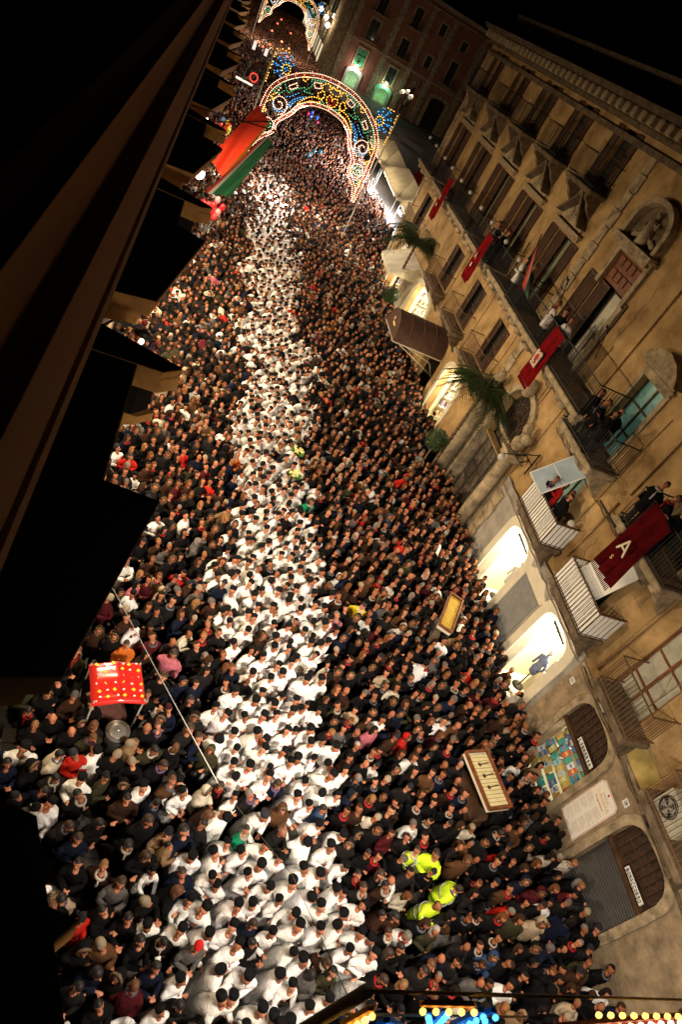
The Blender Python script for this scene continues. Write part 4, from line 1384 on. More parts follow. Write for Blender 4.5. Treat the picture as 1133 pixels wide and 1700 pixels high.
for s in (-1, 1):
    for (a, b), (c, d) in zip(resample([(s * p[0], p[1]) for p in OUT], .5), resample([(s * p[0], p[1]) for p in INN], .42)):
        lat.tube([(a, .03, b), (c, .03, d)], .014, 4)
    for z in (8.0, 8.6, 9.12):
        lat.tube([(s * 4.0, .05, z), (s * 2.3, .05, min(z, 9.12))], .009, 4)
lat.tube([(-4, .05, 9.15), (4, .05, 9.15)], .01, 4)
lat_me = lat.mesh('lattice', mat('bare_wood_batten', (.45, .36, .24), .8))


# round bulbs for the arch closest to the viewer (only its top shows)
near_bulb_me = {}
for colr in BULB:
    nb = MB()
    for c2, pts in HALF:
        if c2 != colr:
            continue
        for sgn in (-1, 1):
            for (a, b) in resample([(sgn * p, q) for p, q in pts], .085 if colr != 'red' else .3):
                if b > 8.0:
                    nb.ell((a, -.05, b), (.021, .021, .026), 7, 5)
    if colr == 'yellow':
        for (a, b) in resample([(-2.1, 9.12), (-1.3, 9.12)], .11):
            nb.ell((a, -.05, b), (.021, .021, .026), 7, 5)
    near_bulb_me[colr] = nb.mesh('bulb', BULB[colr])


def light_arch(y, x, label, face=-1, lights=()):
    t = thing('light_arch', label, 'light arch', (x, y, 0), 0, 'festival light arches over the street')
    for k in BULB:
        o = link('bulb', (near_bulb_me if y < 5 else bulb_me)[k], t)
        o['kind'] = 'stuff'
        o['label'] = k + ' bulbs'
        o = link('painted_strip', frame_me[k], t)
        o['kind'] = 'stuff'
        o['label'] = k + ' painted strips'
    for s in (-1, 1):
        link('pole', pole_me[s], t)
    link('lattice', lat_me, t)['kind'] = 'stuff'
    for (lx, lz, e, tilt, spread) in lights:
        ld = bpy.data.lights.new('arch_light', 'AREA')
        ld.shape = 'DISK'
        ld.size = .6
        ld.energy = e
        ld.color = (1, .86, .70)
        ld.spread = R(spread)
        lo = bpy.data.objects.new('arch_light', ld)
        COL.objects.link(lo)
        lo.parent = t
        lo.location = (lx, .5 if face > 0 else -.2, lz - .5)
        lo.rotation_euler = (R(tilt) * face, 0, 0)
    return t


light_arch(45.27, XC, 'great arch of coloured bulbs with a golden heart crest spanning the street', face=-1, lights=[(-1.0, 7.7, 850, 12, 170), (0, 7.85, 750, 12, 170), (1.0, 7.7, 550, 12, 170)])
light_arch(110, XC + .1, 'second, farther arch of coloured bulbs at the top edge', face=-1, lights=[(-.8, 7.7, 900, 5, 170), (.8, 7.7, 900, 5, 170)])
na_ = light_arch(1.03, XC, 'nearest light arch, only blue and yellow bulbs showing at the bottom edge', face=1, lights=[(-1.9, 9.0, 160, 12, 165), (-.6, 9.2, 360, 16, 160), (.7, 9.2, 340, 16, 160), (2.0, 9.0, 200, 14, 165), (-.7, 9.3, 420, 60, 80)])
na_.scale = (1, 1, 1.046)

# ---------------------------------------------------------------- far palazzo across the square
FY = 129.0
fb_ = thing('far_palazzo', 'dark red palazzo with stone pilasters closing the far side of the square', 'building', (26, FY, 0))


def FU(x):
    return x - 26


fh = []
WINS = [(19.2, 20.8, 3.1, 5.6, 'g'), (24.9, 26.4, 3.1, 5.5, 'd'), (19.4, 20.9, 7.2, 9.9, 'd'), (25.0, 26.45, 7.35, 9.8, 'd'), (19.4, 20.8, 11.0, 13.4, 'd'), (25.2, 26.5, 11.7, 14.3, 'd'),
        (29.85, 30.85, 7.8, 9.5, 's'), (29.85, 30.9, 12.6, 14.15, 's'), (34.0, 35.3, 7.2, 10.6, 'd'), (34.2, 35.2, 12.3, 13.6, 's'), (39, 40.4, 3.1, 5.5, 'd'), (39, 40.4, 7.3, 9.8, 'd'), (39, 40.4, 11.5, 14, 'd')]
for x0, x1, z0, z1, k in WINS:
    fh.append(rect(FU(x0), FU(x1), z0, z1))
DOORS = [(18.9, 20.95, 2.3), (24.4, 26.6, 2.2), (33.5, 36.4, 4.9), (39, 40.6, 2.4)]
for x0, x1, zt in DOORS:
    fh.append(archp(FU(x0), FU(x1), 0.0, zt - .7, zt, 10, .9))
put('wall', wall_mesh(rect(FU(16.3), FU(46), -.1, 16.0), fh, .5), M_PINK, fb_)
put('side_wall', MB().box(FU(16.3) - .02, FU(16.3) + .3, .51, 60, -.1, 16), M_PINK, fb_)
put('dark_interior', MB().box(FU(16.6), FU(45.8), 2.9, 3.0, 0, 16), M_DARK, fb_)
ps = MB()
for x in (16.9, 23.4, 28.0, 31.9, 37.6, 45):
    for k in range(26):
        ps.box(FU(x) - (.5 if k % 2 else .38), FU(x) + (.5 if k % 2 else .38), -.12, -.002, k * .6, k * .6 + .56)
put('rusticated_pilaster', ps, M_STONE, fb_, stuff=True)
put('cornice', MB().box(FU(16), FU(46), -.6, .5, 16.0, 16.5).box(FU(16), FU(46), -.3, 0, 15.4, 15.6).box(FU(16), FU(46), -.2, -.002, 6.35, 6.6), M_STONE, fb_)
for x0, x1, z0, z1, k in WINS:
    gm = M_SHUTTERG if k == 'g' else M_GLASS
    wn = put('window', MB().box(-(x1 - x0) / 2, (x1 - x0) / 2, .2, .24, 0, z1 - z0), gm, fb_, (FU((x0 + x1) / 2), 0, z0))
    W_, H_ = x1 - x0, z1 - z0
    put('frame', MB().box(-W_ / 2, W_ / 2, .12, .19, 0, .1).box(-W_ / 2, W_ / 2, .12, .19, H_ - .1, H_).box(-W_ / 2, -W_ / 2 + .1, .12, .19, .1, H_ - .1).box(W_ / 2 - .1, W_ / 2, .12, .19, .1, H_ - .1).box(-.05, .05, .12, .19, .1, H_ - .1).box(-W_ / 2 + .1, -.05, .12, .19, H_ * .6, H_ * .6 + .07).box(.05, W_ / 2 - .1, .12, .19, H_ * .6, H_ * .6 + .07), M_WOOD, wn)
    put('surround', MB().box(-W_ / 2 - .22, -W_ / 2, -.1, -.002, -.1, H_ + .25).box(W_ / 2, W_ / 2 + .22, -.1, -.002, -.1, H_ + .25).box(-W_ / 2, W_ / 2, -.1, -.002, H_, H_ + .25), M_STONE, wn)
    if k == 'd' and z0 > 6:
        bb = MB().box(-W_ / 2 - .6, W_ / 2 + .6, -.9, -.11, -.25, -.1)
        put('balcony_slab', bb, M_STONE, wn)
        rl = MB()
        for j in range(19):
            x = -W_ / 2 - .55 + j * (W_ + 1.1) / 18
            rl.box(x - .015, x + .015, -.88, -.85, -.1, .95)
        rl.box(-W_ / 2 - .58, W_ / 2 + .58, -.9, -.84, .95, 1.0)
        put('railing', rl, M_IRON, wn, stuff=True)
for i, (x0, x1, zt) in enumerate(DOORS):
    lit = i < 2
    mm = [mat('white_lit_shopfront', (.6, .62, .55), .7), mat('green_lit_shopfront', (.25, .5, .33), .7), M_STONE, M_STONE][i]
    h = archp(FU(x0), FU(x1), 0.0, zt - .7, zt, 10, .9)
    inn = h[1:] + [h[0]]
    cx_ = FU((x0 + x1) / 2)
    dd = put('doorway', ring_mesh(inn, [((a - cx_) * 1.4 + cx_, b + (.55 if b > 1 else 0)) for a, b in inn], -.14, -.001), mm, fb_)
    put('door', MB().box(FU(x0), FU(x1), .5, .6, 0, zt), [mat('green_white_display', (.3, .5, .25), .5, .8, 3, emit=(.5, .9, .4), strength=.5), mat('green_display', (.2, .5, .2), .5, .8, 3, emit=(.4, .8, .3), strength=.35), M_DARK, M_DARK][i], dd)
    if lit:
        put('door_lamp', MB().ell((cx_, -.4, zt + 1.0), (.16, .16, .12)), M_LAMPON, dd)
        ld = bpy.data.lights.new('door_light', 'POINT')
        ld.energy = 260 if i == 0 else 170
        ld.color = (1, .95, .8) if i == 0 else (.55, 1, .68)
        ld.shadow_soft_size = .15
        lo = bpy.data.objects.new('door_light', ld)
        COL.objects.link(lo)
        lo.parent = dd
        lo.location = (cx_, -.7, zt + .75)
# statue on the red facade
stt = thing('facade_statue', 'dark statue group standing against the red palazzo wall', 'statue', (29.6, 127.6, 0))
put('pedestal', MB().bevbox(-.6, .6, -.5, .5, 0, 1.8, .08), M_STONED, stt)
put('figure', MB().tube([(0, 0, 1.8), (.1, 0, 3), (-.1, 0, 4.2), (0, 0, 4.9)], [.45, .4, .5, .15], 10).ell((0, 0, 5.3), (.25, .28, .35)).tube([(-.3, 0, 4.4), (-.9, -.2, 4.0), (-.7, -.4, 3.5)], .14, 7).tube([(.3, 0, 4.4), (.8, -.2, 5.2), (.6, -.2, 6.0)], .13, 7), M_STONED, stt)

# curved corner building at the street mouth and rows beyond
cb = thing('corner_palazzo', 'ochre curved corner palazzo with lit shopfronts at the street mouth', 'building', (14.2, 129, 0))
cpts = []
for k in range(9):
    a = R(90) * k / 8
    cpts.append((2.1 - 2.0 * math.sin(a) - .1, 2.0 - 2.0 * math.cos(a)))
cw = MB()
pl = [(2.05, 0)] + cpts + [(0, 70)]
for i in range(len(pl) - 1):
    (a, b), (c, d) = pl[i], pl[i + 1]
    cw.poly([(a, b, 0), (c, d, 0), (c, d, 15), (a, b, 15)])
put('wall', cw, M_BROWNP, cb)
for k in range(12):
    y = 4 + k * 5
    put('window', MB().box(-.06, -.01, y, y + 1.6, 7, 9.6), M_GLASS, cb)
    put('window', MB().box(-.06, -.01, y, y + 1.6, 11, 13.4), M_GLASS, cb)
    put('shopfront', MB().box(-.05, -.01, y, y + 2.6, .2, 3.0), mat('far_lit_shopfront', (.8, .7, .5), .5, emit=(1, .8, .5), strength=.8 if k < 4 else .7) if k < 12 else M_DARK, cb)
for k, (x, y, z) in enumerate(((12.6, 122, 6.2), (13.0, 132, 6.4), (13.0, 145, 6.4))):
    t = thing('far_street_lamp', ['nearest lit lamp at the street mouth by the corner palazzo', 'middle lit lamp on the corner palazzo', 'farthest lit lamp beside the second light arch'][k], 'street lamp', (x, y, 0), 0, 'lamps at the far street mouth')
    put('post', MB().tube([(0, 0, 0), (0, 0, z)], .07, 8), M_IRON, t)
    put('globe', MB().ell((0, 0, z + .25), (.32, .32, .35)), M_LAMPON, t)
    ld = bpy.data.lights.new('street_light', 'POINT')
    ld.energy = 420
    ld.color = (1, .8, .55)
    ld.shadow_soft_size = .3
    lo = bpy.data.objects.new('street_light', ld)
    COL.objects.link(lo)
    lo.parent = t
    lo.location = (-.3, -.5, z)

# red lights carried deep in the crowd beyond the second arch
for k, (x, y) in enumerate(((5.2, 118), (6.6, 112), (7.6, 109), (4.8, 103), (3.4, 100), (3.9, 98), (7.2, 101), (8.2, 92), (6.2, 131), (8.4, 128), (7.0, 140))):
    t = thing('red_lantern', 'small glowing red lantern on a pole deep in the far crowd', 'lantern', (x, y, 0), 0, 'red lanterns carried beyond the second arch')
    put('pole', MB().tube([(0, 0, 0), (0, 0, 2.5)], .03, 5), M_IRON, t)
    put('glass', MB().ell((0, 0, 2.62), (.16, .16, .12), 8, 6), mat('glowing_red_glass', (.8, .2, .1), emit=(1, .18, .07), strength=2.2), t)

# candelabrum with globes in the square
cl = thing('candelabrum', 'tall iron candelabrum with pale globes in the dark square', 'street lamp', (24.6, 108, 0))
put('post', MB().tube([(0, 0, 0), (0, 0, .8), (0, 0, 5)], [.3, .15, .08], 10), M_IRON, cl)
for k in range(4):
    a = k * math.pi / 2 + .4
    put('arm', MB().tube([(0, 0, 4.4), (.8 * math.cos(a), .8 * math.sin(a), 4.3), (1.0 * math.cos(a), 1.0 * math.sin(a), 4.7)], .04, 6), M_IRON, cl)
    put('globe', MB().ell((1.0 * math.cos(a), 1.0 * math.sin(a), 4.95), (.26, .26, .28)), mat('dim_globe', (.8, .75, .6), .3, emit=(1, .8, .5), strength=.35), cl)
put('globe', MB().ell((0, 0, 5.3), (.26, .26, .28)), mat('dim_globe', (.8, .75, .6)), cl)
ld = bpy.data.lights.new('globe_fill_light', 'POINT')  # light added above the globes to brighten the far palazzo
ld.energy = 700
ld.color = (1, .74, .5)
ld.shadow_soft_size = .3
lo = bpy.data.objects.new('globe_fill_light', ld)
COL.objects.link(lo)
lo.parent = cl
lo.location = (0, 0, 5.9)


# tents
def tent(x0, x1, y0, y1, label, lit=0):
    t = thing('market_tent', label, 'tent', ((x0 + x1) / 2, (y0 + y1) / 2, 0), 0, 'pale market tents at the square')
    a, b = (x1 - x0) / 2, (y1 - y0) / 2
    m = MB()
    m.add([(-a, -b, 2.7), (a, -b, 2.7), (a, b, 2.7), (-a, b, 2.7), (0, -b * .35, 3.9), (0, b * .35, 3.9), (-a, -b, 2.4), (a, -b, 2.4), (a, b, 2.4), (-a, b, 2.4)], [(0, 1, 4), (1, 2, 5, 4), (2, 3, 5), (3, 0, 4, 5), (0, 6, 7, 1), (1, 7, 8, 2), (2, 8, 9, 3), (3, 9, 6, 0)])
    put('roof', m, M_CANVAS, t)
    for sx in (-1, 1):
        for sy_ in (-1, 1):
            put('leg', MB().tube([(sx * a * .97, sy_ * b * .97, 0), (sx * a * .97, sy_ * b * .97, 2.6)], .03, 6), M_METAL, t)
    if lit:
        put('lamp', MB().box(-a * .8, -a * .6, -b * .8, b * .8, 2.3, 2.42), M_LAMPON, t)
        ld = bpy.data.lights.new('tent_light', 'AREA')
        ld.shape = 'RECTANGLE'
        ld.size = .6
        ld.size_y = b * 1.5
        ld.energy = lit
        ld.color = (.95, .92, 1)
        lo = bpy.data.objects.new('tent_light', ld)
        COL.objects.link(lo)
        lo.parent = t
        lo.location = (-a * .9, 0, 2.3)
        lo.rotation_euler = (0, R(35), 0)
    return t


tent(15.9, 18.9, 57, 66, 'long pale tent with a bright lamp nearest the palazzo corner', 7000)
tent(15.9, 19.0, 66.5, 76, 'second long pale tent behind the light arch', 900)
tent(16.2, 19.2, 52.0, 56.5, 'small tan tent at the palazzo corner', 1200)


def car(loc, rz, label, paint):
    t = thing('parked_car', label, 'car', loc, rz, 'cars parked in the square')
    prof = [(-2.0, .35), (-2.05, .75), (-1.6, .9), (-1.0, 1.4), (.6, 1.42), (1.2, .95), (2.0, .8), (2.05, .35)]
    b = MB()
    n = len(prof)
    rings = []
    for y, k in ((-.82, .92), (-.7, 1.0), (.7, 1.0), (.82, .92)):
        rings.append([(a * (1 if abs(y) < .8 else .98), y, .35 + (c - .35) * k) for a, c in prof])
    b.loft(rings, smooth=False)
    put('body', b, paint, t)
    gl_ = MB().box(-.95, .55, -.79, .79, 1.0, 1.32)
    gl_.add([(.62, -.66, 1.4), (.62, .66, 1.4), (1.17, .7, .99), (1.17, -.7, .99)], [(0, 1, 2, 3)])
    put('windows', gl_, M_GLASS, t)
    for sx in (-1.25, 1.25):
        for sy_ in (-1, 1):
            put('wheel', MB().tube([(sx, sy_ * .72, .32), (sx, sy_ * .86, .32)], .32, 14), M_BLACK, t)
    for sy_ in (-1, 1):
        put('headlight', MB().ell((2.03, sy_ * .6, .68), (.05, .14, .09)), M_WHITE, t)


car((20.2, 62, 0), R(10), 'pale car parked behind the tents', mat('pale_car_paint', (.4, .42, .42), .3))
car((24.0, 80, 0), R(60), 'dark red car parked in the dark square', mat('dark_red_paint', (.2, .02, .015), .3))
car((25.0, 74, 0), R(20), 'white car parked by the tan kiosk', mat('white_car_paint', (.5, .5, .48), .3))
ks = thing('kiosk', 'small tan kiosk with a flat roof in the dark square', 'kiosk', (23.0, 70, 0))
put('body', MB().box(-1.4, 1.4, -1, 1, 0, 2.4).box(-.9, .9, -1.05, -1.01, 1.0, 1.9), [M_OCHRE], ks)
put('roof', MB().bevbox(-1.7, 1.7, -1.3, 1.3, 2.4, 2.6, .03), M_OCHRE2, ks)

# light towers on the left beyond the arch
lt = thing('light_tower', 'white panelled light stand with a red ring among the far crowd', 'light tower', (1.9, 63, 0))
put('mast', MB().tube([(0, 0, 0), (0, 0, 6)], .05, 6).tube([(.9, 0, 0), (.9, 0, 6)], .05, 6).tube([(0, 0, 6), (.9, 0, 6)], .05, 6), M_IRON, lt)
put('lamp_panel', MB().box(-.12, .12, -.1, 0, 6.2, 6.8).box(.86, 1.1, -.1, 0, 6.2, 6.7), mat('lit_panel', (.9, .85, .8), .5, emit=(1, .80, .68), strength=.8), lt)
put('base_panel', MB().box(-.6, .8, -.35, .1, 3.9, 3.98), mat('lit_panel', (.9, .85, .8)), lt)
put('red_ring', MB().tube([(.7 + .3 * math.cos(a), -.2, 4.5 + .3 * math.sin(a)) for a in [k * math.pi / 8 for k in range(17)]], .05, 6), mat('red_neon', (.8, .05, .03), emit=(1, .08, .05), strength=.9), lt)

# ---------------------------------------------------------------- stalls and street things in crowd
M_GIFT = bpy.data.materials.new('red_gift_fabric')
M_GIFT.use_nodes = True
t_ = M_GIFT.node_tree
b_ = t_.nodes['Principled BSDF']
b_.inputs['Base Color'].default_value = (.55, .02, .015, 1)
b_.inputs['Roughness'].default_value = .22
b_.inputs['Coat Weight'].default_value = .6
ub = thing('snack_stall', 'stall under a glossy red sheet patterned with yellow and white blobs', 'stall', (1.61, 8.16, 0), R(14))
rr = MB()
nx = 16
vs = []
for j in range(nx + 1):
    for i in range(nx + 1):
        u, v = i / nx, j / nx
        vs.append(((u - .5) * 1.08, (v - .5) * .98, 1.85 - .1 * abs(u - .5) * 2 - .03 * math.sin(v * 9) * (1 - abs(u - .5)) - (.1 if i in (0, nx) or j in (0, nx) else 0)))
rr.add(vs, [(j * (nx + 1) + i, j * (nx + 1) + i + 1, (j + 1) * (nx + 1) + i + 1, (j + 1) * (nx + 1) + i) for j in range(nx) for i in range(nx)], 0, True)
put('red_sheet', rr, M_GIFT, ub)
M_YP, M_WP = mat('yellow_print', (.8, .5, .03), .4), mat('white_print', (.7, .68, .62), .4)
for i in range(6):
    for j in range(6):
        x, y = (i + .5) / 6 - .5, (j + .5) / 6 - .5
        x = x * 1.0 + rnd.uniform(-.03, .03)
        y = y * .9 + rnd.uniform(-.03, .03)
        z = 1.857 - .2 * abs(x) + .012
        e = .045 if (i + j) % 2 else .03
        if (i + j) % 2:
            put('yellow_diamond', MB().add([(x - e, y, z), (x, y - e, z), (x + e, y, z), (x, y + e, z)], [(0, 1, 2, 3)]), M_YP, ub)
        else:
            put('white_blob', MB().ell((x, y, z), (e, e * .8, .004), 8, 4), M_WP, ub)
put('seam', MB().tube([(0.02, -.49, 1.86), (0.02, .49, 1.86)], .008, 5), M_REDB, ub)
for sx in (-.5, .5):
    for sy_ in (-.48, .48):
        put('pole', MB().tube([(sx, sy_ * .9, 0), (sx, sy_ * .9, 1.75)], .02, 6), M_METAL, ub)
put('counter', MB().bevbox(-.4, .4, -.3, .4, .4, .8, .03), mat('dark_counter', (.08, .02, .015), .7, .5, 9), ub)
pn = thing('round_pan', 'round grey metal pan on the stand below the red stall sheet', 'pan', (1.85, 7.35, 0), 0)
put('stand', MB().tube([(0, 0, 0), (0, 0, 1.2)], [.2, .24], 12), M_IRON, pn)
put('dish', MB().tube([(0, 0, 1.2), (0, 0, 1.26), (0, 0, 1.27)], [.16, .24, .25], 20).tube([(0, 0, 1.275), (0, 0, 1.28), (0, 0, 1.3)], [.17, .16, .05], 20).ell((0, 0, 1.3), (.04, .04, .04)), mat('grey_aluminium', (.4, .38, .35), .35, metal=.7), pn)


def stall(loc, rz, L, W_, hz, roofm, label, name, slat_m):
    t = thing(name, label, 'stall', loc, rz)
    put('tray', MB().bevbox(-W_ / 2, W_ / 2, -L / 2, L / 2, hz - .12, hz, .015), M_CREAM, t)
    s = MB()
    n = 14
    for k in range(n):
        y = -L / 2 + .08 + k * (L - .16) / n
        o = put('slat', MB().box(-W_ / 2 + .05, W_ / 2 - .05, y + .01, y + (L - .16) / n - .01, hz + .002, hz + .03), slat_m, t)
    put('rim', MB().box(-W_ / 2 - .02, -W_ / 2 + .03, -L / 2, L / 2, hz, hz + .09).box(W_ / 2 - .03, W_ / 2 + .02, -L / 2, L / 2, hz, hz + .09).box(-W_ / 2 + .03, W_ / 2 - .03, -L / 2 - .01, -L / 2 + .04, hz, hz + .09).box(-W_ / 2 + .03, W_ / 2 - .03, L / 2 - .04, L / 2 + .01, hz, hz + .09), M_WOODR, t)
    for sx in (-1, 1):
        for sy_ in (-1, 1):
            put('leg', MB().tube([(sx * W_ * .45, sy_ * L * .45, 0), (sx * W_ * .45, sy_ * L * .45, hz - .12)], .018, 6), M_IRON, t)
    put('counter', MB().bevbox(-W_ / 2 + .05, W_ / 2 - .05, -L / 2 + .05, L / 2 - .05, .6, 1.0, .02), M_WOOD, t)
    return t


s_ = stall((10.63, 7.35, 0), R(12), 1.45, .70, 1.75, M_CREAM, 'cream slatted stall roof with three hanging ladles', 'ladle_stall', mat('cream_slat', (.72, .62, .32), .5, .1, 5))
for k in range(3):
    y = .35 - k * .28
    ld_ = thing('ladle', ['ladle nearest the far end of the cream stall roof', 'middle ladle lying on the cream stall roof', 'ladle nearest the camera on the cream stall roof'][k], 'ladle', (10.63 - y * .2, 7.35 + y, 1.795), R(12), 'ladles on the cream stall roof')
    put('bowl', MB().ell((-.1, 0, .02), (.05, .05, .02)), M_WOOD, ld_)
    put('handle', MB().tube([(-.06, 0, .02), (.22, .03, .03)], .009, 5), M_WOOD, ld_)
stall((10.8, 12.56, 0), R(-28), 1.65, .44, 1.8, M_CREAM, 'bright yellow topped stall in the crowd opposite the lit shops', 'yellow_stall', mat('yellow_slat', (.6, .38, .03), .5, .1, 5))


def balloons(loc, n, cols, label, spread, seed):
    r = random.Random(seed)
    t = thing('balloon_bunch', label, 'balloons', loc)
    for k in range(n):
        p = Vector((r.gauss(0, spread), r.gauss(0, spread), 2.7 + r.gauss(0, spread * .7)))
        c = cols[k % len(cols)]
        put('balloon', MB().ell(p, (.15, .15, .19), 10, 8), mat('balloon_' + '_'.join(str(int(q * 100)) for q in c), c, .15, spec=.8), t)
        put('string', MB().tube([p - Vector((0, 0, .19)), (0, 0, 1.3)], .003, 3), M_WHITE, t)


balloons((1.5, 34.6, 0), 26, [(.7, .02, .03), (.75, .05, .05), (.8, .3, .3)], 'bunch of shiny red foil balloons by the lit lamps', .33, 1)
balloons((1.6, 52.6, 0), 18, [(.7, .02, .03), (.8, .6, .05), (.1, .3, .7), (.7, .05, .02)], 'bunch of red, yellow and blue balloons behind the red flag', .6, 2)
balloons((8.9, 72, 0), 7, [(.05, .2, .9), (.6, .02, .1)], 'small bunch of blue and red balloons seen through the light arch', .4, 4)
balloons((8.6, 57.5, 0), 3, [(.1, .5, .7)], 'single cluster of light blue balloons under the light arch', .22, 5)

# festival cable and wires
single('festival_cable', MB().tube([(-.85, 9.2, 5.6), (.85, 7.65, 5.02), (1.8, 6.23, 4.97), (2.83, 4.64, 5.0)], .007, 5), M_CABLE, 'pale cable crossing above the crowd beside the red stall sheet', 'cable')
single('tie_wire', MB().tube([(2.83, 4.64, 5.0), (2.95, 2.6, 7.3), (2.45, 1.1, 9.3)], .004, 4), M_CABLE, 'very thin wire carrying on from the pale cable toward the bottom edge', 'cable')


def bouquet(loc, label, seed):
    r = random.Random(seed)
    t = thing('flower_bouquet', label, 'bouquet', loc)
    m = MB()
    for k in range(26):
        a, q = r.uniform(0, 6.28), r.uniform(0, .2)
        m.ell((q * math.cos(a), q * math.sin(a), r.uniform(0, .1)), (.04, .04, .03), 6, 4)
    put('blossom', m, mat('cream_yellow_petals', (.75, .68, .25), .7), t, stuff=True)
    m = MB()
    for k in range(30):
        a = r.uniform(0, 6.28)
        m.add([(0, 0, -.15), (.26 * math.cos(a), .26 * math.sin(a), -.02), (.2 * math.cos(a + .2), .2 * math.sin(a + .2), .05)], [(0, 1, 2)])
    put('leaf', m, mat('bouquet_leaf', (.08, .2, .04), .6), t, stuff=True)


bouquet((5.85, 17.0, 1.75), 'round bouquet of cream flowers carried among the white robes', 1)
bouquet((6.0, 18.3, 1.75), 'leafy green bouquet with pale flowers just behind the round one', 2)

# near bottom right: kiosk strip with a red lamp under the near arch
ns = thing('lit_kiosk', 'low white lit canopy with a red round lamp in the bottom right corner', 'kiosk', (12.0, 2.25, 0))
put('canopy', MB().box(-.6, .55, -.35, -.1, 2.6, 2.68).box(-.6, .5, .0, .12, 2.6, 2.68), mat('lit_white_strip', (.9, .85, .7), emit=(1, .85, .6), strength=1.2), ns)
put('post', MB().box(-.6, -.5, -.3, .1, 0, 2.58).box(.4, .5, -.3, .1, 0, 2.58), M_IRON, ns)
put('red_lamp', MB().tube([(.75, -.2, 2.9), (.75, -.2, 3.0)], .14, 16), mat('red_lamp_glass', (.8, .02, .02), emit=(1, .04, .03), strength=2), ns)

# ================================================================ people
def rotm(ax, a):
    return Matrix.Rotation(a, 3, ax)


def fold(i, n, z, amp, ph):
    a = 2 * math.pi * i / n
    return 1 + amp * (math.sin(a * 5 + ph + z * 2) * .6 + math.sin(a * 9 + ph * 2.3 - z * 3) * .4)


ARMS = {
    'clasp': ((.27, -.06, 1.10), (.05, -.27, 1.13)),
    'fold': ((.28, -.06, 1.14), (-.06, -.23, 1.20)),
    'down': ((.27, .03, 1.09), (.26, -.07, .86)),
    'phone': ((.24, -.14, 1.14), (.05, -.33, 1.33)),
    'raise': ((.34, -.12, 1.52), (.26, -.16, 1.80)),
    'reach': ((.24, -.22, 1.17), (.15, -.47, 1.22)),
    'back': ((.26, .06, 1.1), (.12, .2, .98)),
}


